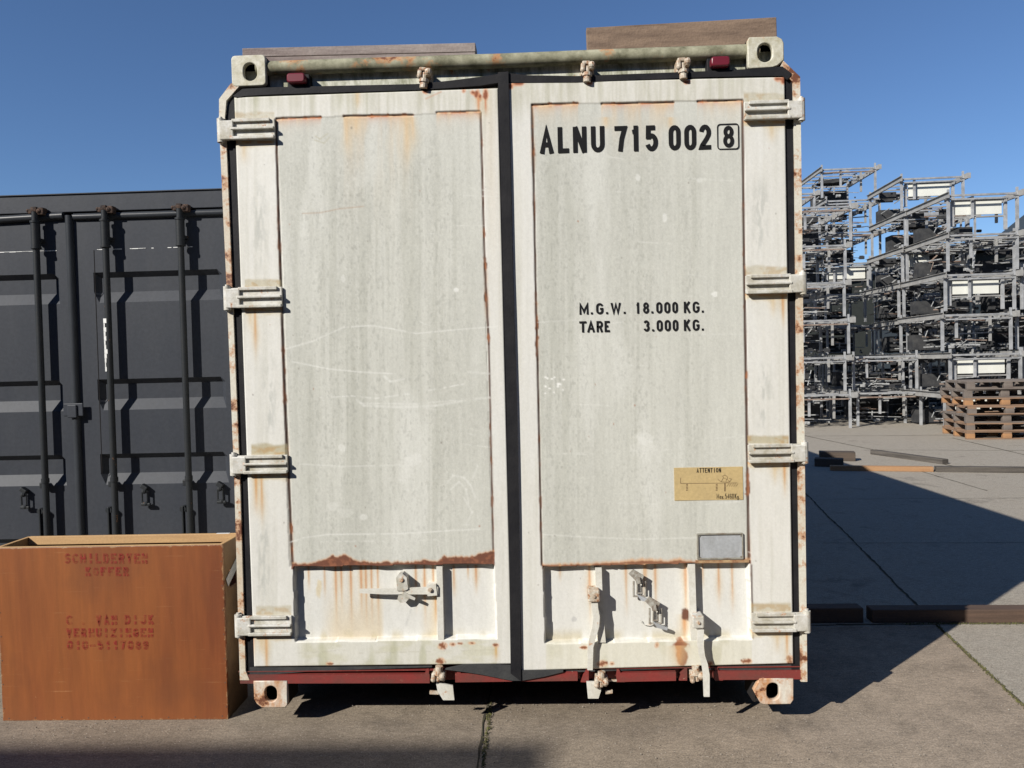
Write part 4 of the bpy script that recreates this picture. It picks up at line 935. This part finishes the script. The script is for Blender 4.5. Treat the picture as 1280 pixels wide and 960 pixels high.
# right side with a hand hole: four boards round the opening
MB().box((CWD-.014, .0145, 0), (CWD, CD-.0145, .60)).box((CWD-.014, .0145, .6005), (CWD, .07, .69)).box((CWD-.014, .175, .6005), (CWD, CD-.0145, .69)).box((CWD-.014, .0145, .6905), (CWD, CD-.0145, CHT)).build('side_panel', dullply, cr_)
MB().box((-CWD+.015, .015, .0), (CWD-.015, CD-.015, .014)).build('bottom_panel', inner, cr_)
MB().box((-CWD+.015, CD-.034, CHT-.035), (CWD-.015, CD-.0145, CHT+.006), .002).build('rim_batten', pale, cr_)
MB().box((-CWD+.0, -.0005, CHT+.0003), (CWD, .0145, CHT+.004), .001).build('front_rim', pale, cr_)
MB().box((-CWD, .015, CHT+.0003), (-CWD+.016, CD-.015, CHT+.004), .001).box((CWD-.016, .015, CHT+.0003), (CWD, CD-.015, CHT+.004), .001).build('side_rim', pale, cr_)
MB().bar((CWD+.004, .03, .64), (CWD+.004, .20, .73), .002, .045, 0, (0, 0, 1)).build('grey_tape', worn('grey_tape', (.42, .42, .42), .6), cr_)
MB().box((CWD-.12, CD-.033, CHT+.0065), (CWD-.055, CD-.018, CHT+.0075)).build('sticker', worn('white_sticker', (.62, .62, .62), .5), cr_)
nm_ = worn('nail_heads', (.12, .07, .05), .6, bmp=0); nb = MB()
for k in range(9): nb.cyl((-CWD+.03+k*.129, -.0012, .012+.002*(k % 3)), (-CWD+.03+k*.129, .0005, .012+.002*(k % 3)), .003, n=8)
for k in range(7):
    for s_ in (-1, 1): nb.cyl((s_*(CWD-.008), -.0012, .06+k*.115), (s_*(CWD-.008), .0005, .06+k*.115), .003, n=8)
nb.build('nail_heads', nm_, cr_)
# faded stencil: noise eats the paint
stm, nt_, b_ = newmat('faded_red_stencil'); b_.inputs['Base Color'].default_value = (.26, .016, .011, 1); b_.inputs['Roughness'].default_value = .6
tr_ = N(nt_, 'ShaderNodeBsdfTransparent'); ms_ = N(nt_, 'ShaderNodeMixShader'); n_ = noise(nt_, 38, 5, .75)
nt_.links.new(ramp(nt_, n_, [(.38, .68), (.52, .34), (.64, .05)]), ms_.inputs[0])
# ramp: high = transparent where noise is low
nt_.links.new(b_.outputs[0], ms_.inputs[2]); nt_.links.new(tr_.outputs[0], ms_.inputs[1]); nt_.links.new(ms_.outputs[0], nt_.nodes['Material Output'].inputs[0])
def sten(txt, x0_, x1_, zt, zb, par_bm, t_=3.0):
    n_ = len(txt); stp = (x1_-x0_)/n_
    for k, ch in enumerate(txt):
        if ch == ' ': continue
        a = x0_+k*stp; b_w = stp*.74
        if ch == 'I': a += b_w*.2; b_w *= .6
        A = P3(a, zb, .1); B = P3(a+b_w, zt, .1); sc = (B[2]-A[2])/(zb-zt)
        glyph(par_bm, ch, A[0], B[0], A[2], B[2], t_*sc, 0, bridge=.0013)
sb = bmesh.new()
sten('SCHILDERYEN', 81, 187, 691.5, 704.5, sb); sten('KOFFER', 107, 163.5, 708.5, 720, sb)
sten('C', 83, 94, 769, 781, sb); sten('.', 101, 110, 770, 781, sb); sten('VAN', 120, 149, 769, 781, sb); sten('DIJK', 156, 195, 768.5, 780.5, sb)
sten('VERHUIZINGEN', 83, 194, 785, 796.5, sb); sten('010-5117089', 84, 188, 800.5, 812, sb)
me_ = bpy.data.meshes.new('stencil_lettering'); sb.to_mesh(me_); sb.free(); me_.materials.append(stm)
for v in me_.vertices: v.co += Vector((1.925, -.0018, -GZ))
o_ = bpy.data.objects.new('stencil_lettering', me_); col.objects.link(o_); o_.parent = cr_

# ================================================================== LOOSE TIMBERS
def timber(name, a, b, w_, h, mat, label, tilt=0, cat='timber', group=None, bev=.006):
    a = Vector((*a, GZ)); b = Vector((*b, GZ)); mid = (a+b)/2; d = b-a
    o = MB().box((-d.length/2, -w_/2, 0), (d.length/2, w_/2, h), bev).build(name, mat, None, tuple(mid)); o.rotation_euler = (0, tilt, math.atan2(d.y, d.x))
    return tag(o, label, cat, group)
brown_t = worn('brown_timber', (0.10, 0.062, 0.043), .85, dirt=(.055, .035, .025), dirt_amt=.8, dirt_scale=7, stretch=(.25, 1, 6), bmp=.4)
orange_t = worn('fresh_timber', (0.33, 0.19, 0.095), .8, dirt=(.27, .13, .055), dirt_amt=.7, dirt_scale=6, stretch=(.25, 1, 5))
grey_t = worn('grey_timber', (0.060, 0.054, 0.048), .9, dirt=(.13, .115, .10), dirt_amt=.8, dirt_scale=6, stretch=(.25, 1, 5), bmp=.4)
timber('timber_beam', (1.36, 1.39), (2.08, 1.385), .10, .092, brown_t, 'short dark beam in the shade beside the right side of the white container')
timber('timber_beam', (2.13, 1.38), (4.6, 1.30), .10, .082, brown_t, 'long reddish brown beam lying half in shade along the slab joint')
timber('timber_beam', (4.29, 7.84), (5.60, 7.54), .10, .07, orange_t, 'fresh orange brown beam crossing the edge of the container shadow')
timber('timber_beam', (5.63, 7.53), (9.2, 6.75), .12, .075, grey_t, 'long dark grey weathered beam running to the right past the orange beam')
timber('timber_beam', (5.66, 9.62), (6.14, 8.25), .12, .075, grey_t, 'grey plank lying at a slant on the sunlit concrete behind the beams')
timber('timber_block', (4.55, 9.0), (5.05, 8.85), .22, .14, wood_dark, 'upper dark block of timber in the container shadow')
timber('timber_block', (4.25, 8.35), (4.62, 8.2), .2, .12, wood_dark, 'lower dark block of timber in the container shadow')

# ================================================================== PALLET STACK
pal_b = worn('pallet_brown', (.25, .155, .095), .85, dirt=(.13, .085, .06), dirt_amt=.8, dirt_scale=7, stretch=(.3, 1, 1))
pal_o = worn('pallet_orange', (.36, .19, .085), .85, dirt=(.22, .12, .06), dirt_amt=.8, dirt_scale=7, stretch=(.3, 1, 1))
pal_g = worn('pallet_grey', (.16, .135, .115), .85, dirt=(.09, .07, .06), dirt_amt=.8, dirt_scale=7, stretch=(.3, 1, 1))
def pallet(mat_b, mat_k, w_=1.42, d_=1.3, h=.172):
    e = empty('pallet', (0, 0, 0))
    for k in range(3):
        y0 = (.0, d_/2-.05, d_-.1)[k]
        MB().box((0, y0, 0), (w_, y0+.10, .022), .003).build('bottom_board', mat_b, e)
        for i in range(3): MB().box(((0, w_/2-.075, w_-.145)[i], y0+.002, .0225), ((.145, w_/2+.075, w_)[i], y0+.098, .112), .004).build('block', mat_k, e)
    for i in range(3): MB().box(((0, w_/2-.07, w_-.14)[i], 0, .1125), ((.14, w_/2+.07, w_)[i], d_, .134), .003).build('stringer_board', mat_b, e)
    for k in range(6):
        y0 = k*(d_-.13)/5; MB().box((-.004, y0, .1345), (w_+.004, y0+.13, .157), .003).build('deck_board', mat_b, e)
    return e
protos = [pallet(pal_b, pal_o), pallet(pal_g, pal_g), pallet(pal_b, pal_g)]
seq = [0, 2, 1, 2, 0, 1, 1]; used = set(); rs = random.Random(11)
names = ['bottom pallet of the stack, with orange blocks', 'second pallet from the bottom of the stack', 'third pallet from the bottom of the stack', 'middle pallet of the seven in the stack', 'fifth pallet up, with orange blocks, under the two grey ones', 'second pallet from the top of the stack, weathered grey', 'topmost weathered grey pallet of the stack']
for k in range(7):
    p = protos[seq[k]]
    if seq[k] in used: p = copy_tree(p)
    used.add(seq[k])
    p.location = (8.25+rs.uniform(-.03, .03), 11.55+rs.uniform(-.03, .03), GZ+k*.158+.001*k); p.rotation_euler = (0, 0, R(-10+rs.uniform(-1.5, 1.5)))
    tag(p, names[k], 'pallet', 'stacked wooden pallets')

# ================================================================== STACKED STEEL FRAMES
galv = worn('galvanised_steel', (.40, .405, .41), .45, metal=.15, dirt=(.20, .205, .21), dirt_amt=.9, dirt_scale=5, bmp=.05)
galv2 = worn('dull_galvanised_steel', (.33, .325, .31), .55, metal=.15, dirt=(.20, .19, .18), dirt_amt=.7, dirt_scale=5, bmp=.05)
panw = worn('cream_panel', (.66, .66, .60), .5, dirt=(.55, .55, .5), dirt_amt=.5, dirt_scale=3, bmp=.02)
dark_s = worn('dark_fittings', (.030, .031, .034), .7, dirt=(.075, .074, .072), dirt_amt=.8, dirt_scale=6, bmp=.05)
ruststeel = worn('rusty_rail', (.15, .085, .06), .8, dirt=(.30, .26, .22), dirt_amt=.8, dirt_scale=8)
binm = worn('dark_bin', (.018, .02, .022), .7, dirt=(.03, .03, .03), bmp=.05)
pale_s = worn('pale_fittings', (.38, .385, .38), .6, dirt=(.10, .10, .095), dirt_amt=.9, dirt_scale=25)
FW, FD, FH = 1.42, 2.0, .85
def frame_unit(var):
    rs = random.Random(100+var); e = empty('stacking_frame', (0, 0, 0))
    for x in (0, FW):
        for y in (0, FD):
            MB().box((x-.026, y-.026, 0), (x+.026, y+.026, .72)).box((x-.045, y-.045, .72), (x+.045, y+.045, .735)).box((x-.02, y-.02, .7355), (x+.02, y+.02, .90)).build('post', galv, e)
    for x in (-.03, FW+.03):   # channel side beams
        s = 1 if x > 0 else -1
        MB().box((x-.006, -.12, .70), (x+.006, FD+.1, .82)).box((min(x, x+s*.045), -.12, .815), (max(x, x+s*.045), FD+.1, .823)).box((min(x, x+s*.045), -.12, .697), (max(x, x+s*.045), FD+.1, .704)).build('side_channel', galv2, e)
    MB().box((.03, -.022, .745), (FW-.03, .022, .785)).build('front_rail', galv, e)
    MB().box((.03, -.05, .66), (FW-.03, -.02, .69)).build('front_rail', ruststeel if var in (1, 4) else galv, e)
    MB().box((.03, FD-.022, .70), (FW-.03, FD+.022, .745)).build('rear_rail', galv, e)
    for k in range(4): y = .35+k*.42; MB().box((.0, y, .745), (FW, y+.03, .775)).build('deck_bar', galv if k % 2 else galv2, e)
    x = rs.uniform(.25, .5)
    MB().box((x, .02, .28), (x+.05, .06, .74)).build('hanging_strut', galv, e); MB().box((FW-.28, .3, .2), (FW-.23, .34, .74)).build('hanging_strut', galv2, e)
    if var in (0, 3):
        MB().box((.20, .10, .36), (FW-.26, .13, .66), .004).build('cream_panel', panw, e)
        MB().box((.13, .08, .665), (FW-.18, .16, .70)).box((.16, .1, .30), (FW-.22, .15, .33)).build('panel_rail', galv2, e)
        MB().box((.10, .07, .12), (.16, .12, .66)).build('panel_bracket', galv, e); MB().box((FW-.22, .07, .02), (FW-.16, .12, .66)).build('panel_bracket', galv, e)
    thin = MB(); dark = MB(); pale = MB()
    for k in range(36 if var not in (0, 3) else 14):    # slanting and straight rails laid in the frame
        a = Vector((rs.uniform(.0, FW*.5), rs.uniform(.05, FD-.3), (rs.uniform(.60, .74) if rs.random() < .55 else rs.uniform(.03, .4)))); q = rs.random()
        b = a+(Vector((rs.uniform(.3, .9), rs.uniform(-.1, .1), rs.uniform(-.04, .04))) if q < .5 else Vector((rs.uniform(-.05, .05), rs.uniform(.3, .9), rs.uniform(-.05, .05))) if q < .75 else Vector((rs.uniform(-.1, .35), rs.uniform(-.1, .2), rs.uniform(.12, .4))))
        b.x = min(b.x, FW); b.y = min(b.y, FD); b.z = min(b.z, .78)
        (pale if k % 3 == 1 else dark if k % 3 == 2 and k % 2 else thin if k % 4 == 0 else pale).bar(a, b, rs.uniform(.008, .03), rs.uniform(.008, .03))
    for k in range(34 if var not in (0, 3) else 10):
        x, y, z = rs.uniform(.05, FW-.05), rs.uniform(.05, FD-.1), (rs.uniform(.58, .74) if rs.random() < .6 else rs.uniform(.03, .14)); r_ = rs.uniform(.012, .045)
        m = dark if rs.random() < .58 else pale
        if k % 3 == 0: m.cyl((x-r_, y, z), (x+r_*1.6, y, z), r_, n=8)
        elif k % 3 == 1: m.box((x-r_*1.5, y-r_, z-r_), (x+r_*1.5, y+r_, z+r_))
        else: m.ball((x, y, z), r_, 8)
    for k in range(3 if var in (1, 4) else 6): y = rs.uniform(.9, 1.9); z = rs.choice((.02, .55, .6, .45)); x = rs.uniform(0, .7); dark.box((x, y, z), (x+rs.uniform(.2, .6), y+.05, z+rs.uniform(.05, .16)))
    if var in (2, 5): dark.box((.08, 1.5, .05), (FW-.3, 1.85, .40))
    elif var in (1, 4): dark.box((.3, 1.5, .08), (FW-.2, 1.9, .5)); dark.box((.3, .8, .58), (FW-.45, 1.2, .70))
    else: dark.box((.1, 1.6, .04), (FW-.1, 1.9, .34))
    thin.build('loose_rails', ruststeel, e); pale.build('pale_fittings', pale_s, e); dark.build('dark_fittings', dark_s, e)
    MB().cyl((FW+.08, -.08, .775), (FW+.08, .0, .775), .04, n=12).build('end_roller', dark_s, e)
    MB().box((FW+.035, -.13, .70), (FW+.12, -.118, .83)).build('end_plate', galv2, e)
    return e
fp = [frame_unit(v) for v in range(6)]; usedf = set()
ordn = ['bottom', 'second', 'third', 'fourth', 'fifth', 'sixth', 'seventh', 'eighth']
cols_ = [
 (5.76, 14.5, 6, 'front stack beside the container', [4, 5, 1, 2, 4, 1]),
 (7.50, 14.9, 2, 'low stack left of the pallets', [4, 2]),
 (7.99, 18.0, 8, 'tall rear stack left of the cream panels', [1, 2, 4, 5, 0, 1, 2, 4]),
 (8.95, 15.6, 7, 'tall stack behind the pallet stack', [1, 5, 2, 1, 0, 4, 0]),
 (8.87, 13.4, 6, 'stack directly behind the pallets', [3, 3, 2, 3, 5, 3]),
 (10.42, 13.6, 5, 'stack at the right picture edge', [2, 1, 4, 5, 2]),
 (5.95, 17.0, 7, 'stack behind the front one', [1, 4, 2, 5, 1, 4, 1]),
 (6.1, 20.2, 6, 'farthest stack past the container edge', [5, 2, 1, 4, 2, 1]),
 (10.2, 18.4, 5, 'rearmost stack on the right', [5, 2, 1, 4, 2]),
 (12.1, 20.8, 7, 'stack deep between the two tall ones', [1, 5, 2, 4, 1, 5, 2]),
 (13.3, 17.8, 5, 'stack behind the right edge one', [2, 1, 5, 4, 2]),
 (14.6, 20.9, 5, 'last stack before the low shed', [4, 2, 5, 1, 2]),
]
rs = random.Random(21)
for ci, (x, y, n, where, vs) in enumerate(cols_):
    lean = rs.uniform(-.01, .02)
    for k in range(n):
        v = vs[k]; p = fp[v]
        if v in usedf: p = copy_tree(p)
        usedf.add(v)
        p.location = (x+rs.uniform(-.09, .09)+(.0 if k < 4 else .05*(k-3) if ci == 0 else 0), y+rs.uniform(-.12, .12), GZ+k*.855); p.rotation_euler = (0, 0, R(rs.uniform(-1.3, 1.3)-2))
        nm = ordn[k] if k < n-1 else 'topmost'
        extra = ' with panel' if v in (0, 3) else ''
        tag(p, ('grey frame%s, %s, %s' % (extra, nm+(' from the ground' if 0 < k < n-1 else ''), where)), 'steel frame', 'stacked galvanised frames')

# ================================================================== BUILDINGS
slate = worn('slate_cladding', (.038, .048, .058), .6, dirt=(.04, .05, .06), dirt_amt=.6, dirt_scale=.3, bmp=0)
hallm = worn('grey_cladding', (.20, .21, .22), .6, dirt=(.14, .15, .16), dirt_amt=.5, dirt_scale=.4, bmp=0)
shedm = worn('dark_shed_cladding', (.030, .034, .032), .8, bmp=0)
glassm, nt_, b_ = newmat('dark_window'); b_.inputs['Base Color'].default_value = (.02, .025, .03, 1); b_.inputs['Roughness'].default_value = .15
def hall(name, x0_, x1_, y0_, y1_, eave, ridge, wallm, roofm, label, ridge_x=None, doors=((.5, 3, 3.2),)):
    cxm = (x0_+x1_)/2; e = empty(name, (cxm, y0_, GZ), label, 'building'); hw = (x1_-x0_)/2; D = y1_-y0_; rx = 0 if ridge_x is None else ridge_x-cxm
    MB().prism([(-hw, 0), (hw, 0), (hw, eave), (rx, ridge), (-hw, eave)], 0, D).build('wall', wallm, e)
    rf = MB()
    for xa, za, xb, zb in ((-hw-.4, eave-.12, rx, ridge+.1), (rx, ridge+.1, hw+.4, eave-.12)):
        rf.prism([(xa, za), (xb, zb), (xb, zb+.15), (xa, za+.15)], -.4, D+.4)
    rf.build('roof', roofm, e)
    for fx_, w_, h_ in doors:
        x = -hw+2*hw*fx_; MB().box((x-w_/2, -.05, 0), (x+w_/2, -.003, h_)).build('roller_door', slate if wallm != slate else hallm, e)
    n_ = int(2*hw/3)
    for k in range(n_):
        x = -hw+1.5+k*3; MB().box((x-.6, -.04, eave-1.3), (x+.6, -.004, eave-.5)).build('window', glassm, e)
    return e
hall('warehouse', 30.9, 52.5, 45, 60, 5.8, 14.3, slate, slate, 'dark slate grey gabled hall beyond the frames at the right edge', doors=((.4, 4, 4),))
hall('warehouse', -62, -28.5, 40, 60, 11.3, 15.4, hallm, hallm, 'pale grey hall whose roof just shows above the dark container', ridge_x=-45)
hall('warehouse', -25, 21.5, 58, 72, 4.6, 5.9, hallm, slate, 'long low grey hall far behind the white container', doors=((.3, 4, 3.6), (.7, 4, 3.6)))
hall('storage_shed', 9, 26, 26, 34, 4.4, 5.5, shedm, shedm, 'low dark shed behind the stacked frames', doors=((.3, 3, 2.6),))
hall('warehouse', 11.5, 27.5, -14, 4.5, 8.0, 10.5, shedm, slate, 'unseen dark clad hall on the right, added to block sky light')  # unseen hall, added to keep sky light off the shaded ground
yb_ = empty('sky_block_building', (7.5, -26, GZ), 'unseen dark flat roofed building behind the photographer, added to block sky light', 'building')  # unseen block, added behind the camera to cut the sky light
MB().box((-14.0, 0, 0), (14.0, 11.5, 8.2)).build('wall', shedm, yb_)
MB().box((-14.2, -.2, 8.201), (14.2, 11.7, 8.4)).build('roof', slate, yb_)
for k in range(7): MB().box((-12+k*3.8, 11.503, 4.5), (-10+k*3.8, 11.54, 6.0)).build('window', glassm, yb_)
MB().box((-2, 11.503, 0), (2, 11.55, 4.0)).build('roller_door', hallm, yb_)
# the hall behind the photographer whose roof edge shades the foreground
HB = 7.0
bh = empty('brick_hall', (-14.0, -16, GZ), 'flat roofed brick hall behind the photographer', 'building')
brick = worn('brown_brick', (.22, .11, .075), .85, dirt=(.14, .08, .06), dirt_amt=.6, dirt_scale=3)
edge_y = -.205-1.14*HB; edge_x = .06-1.19*HB
MB().box((-40+14, -30+16, 0), (edge_x+14, edge_y+16, HB)).build('wall', brick, bh)
MB().box((-40.1+14, -30.1+16, HB+.001), (edge_x+14+.0, edge_y+16, HB+.06)).build('roof', slate, bh)
for k in range(6):
    MB().box((-25+k*4.2, edge_y+16+.003, 3.2), (-22.6+k*4.2, edge_y+16+.04, 5.0)).build('window', glassm, bh)
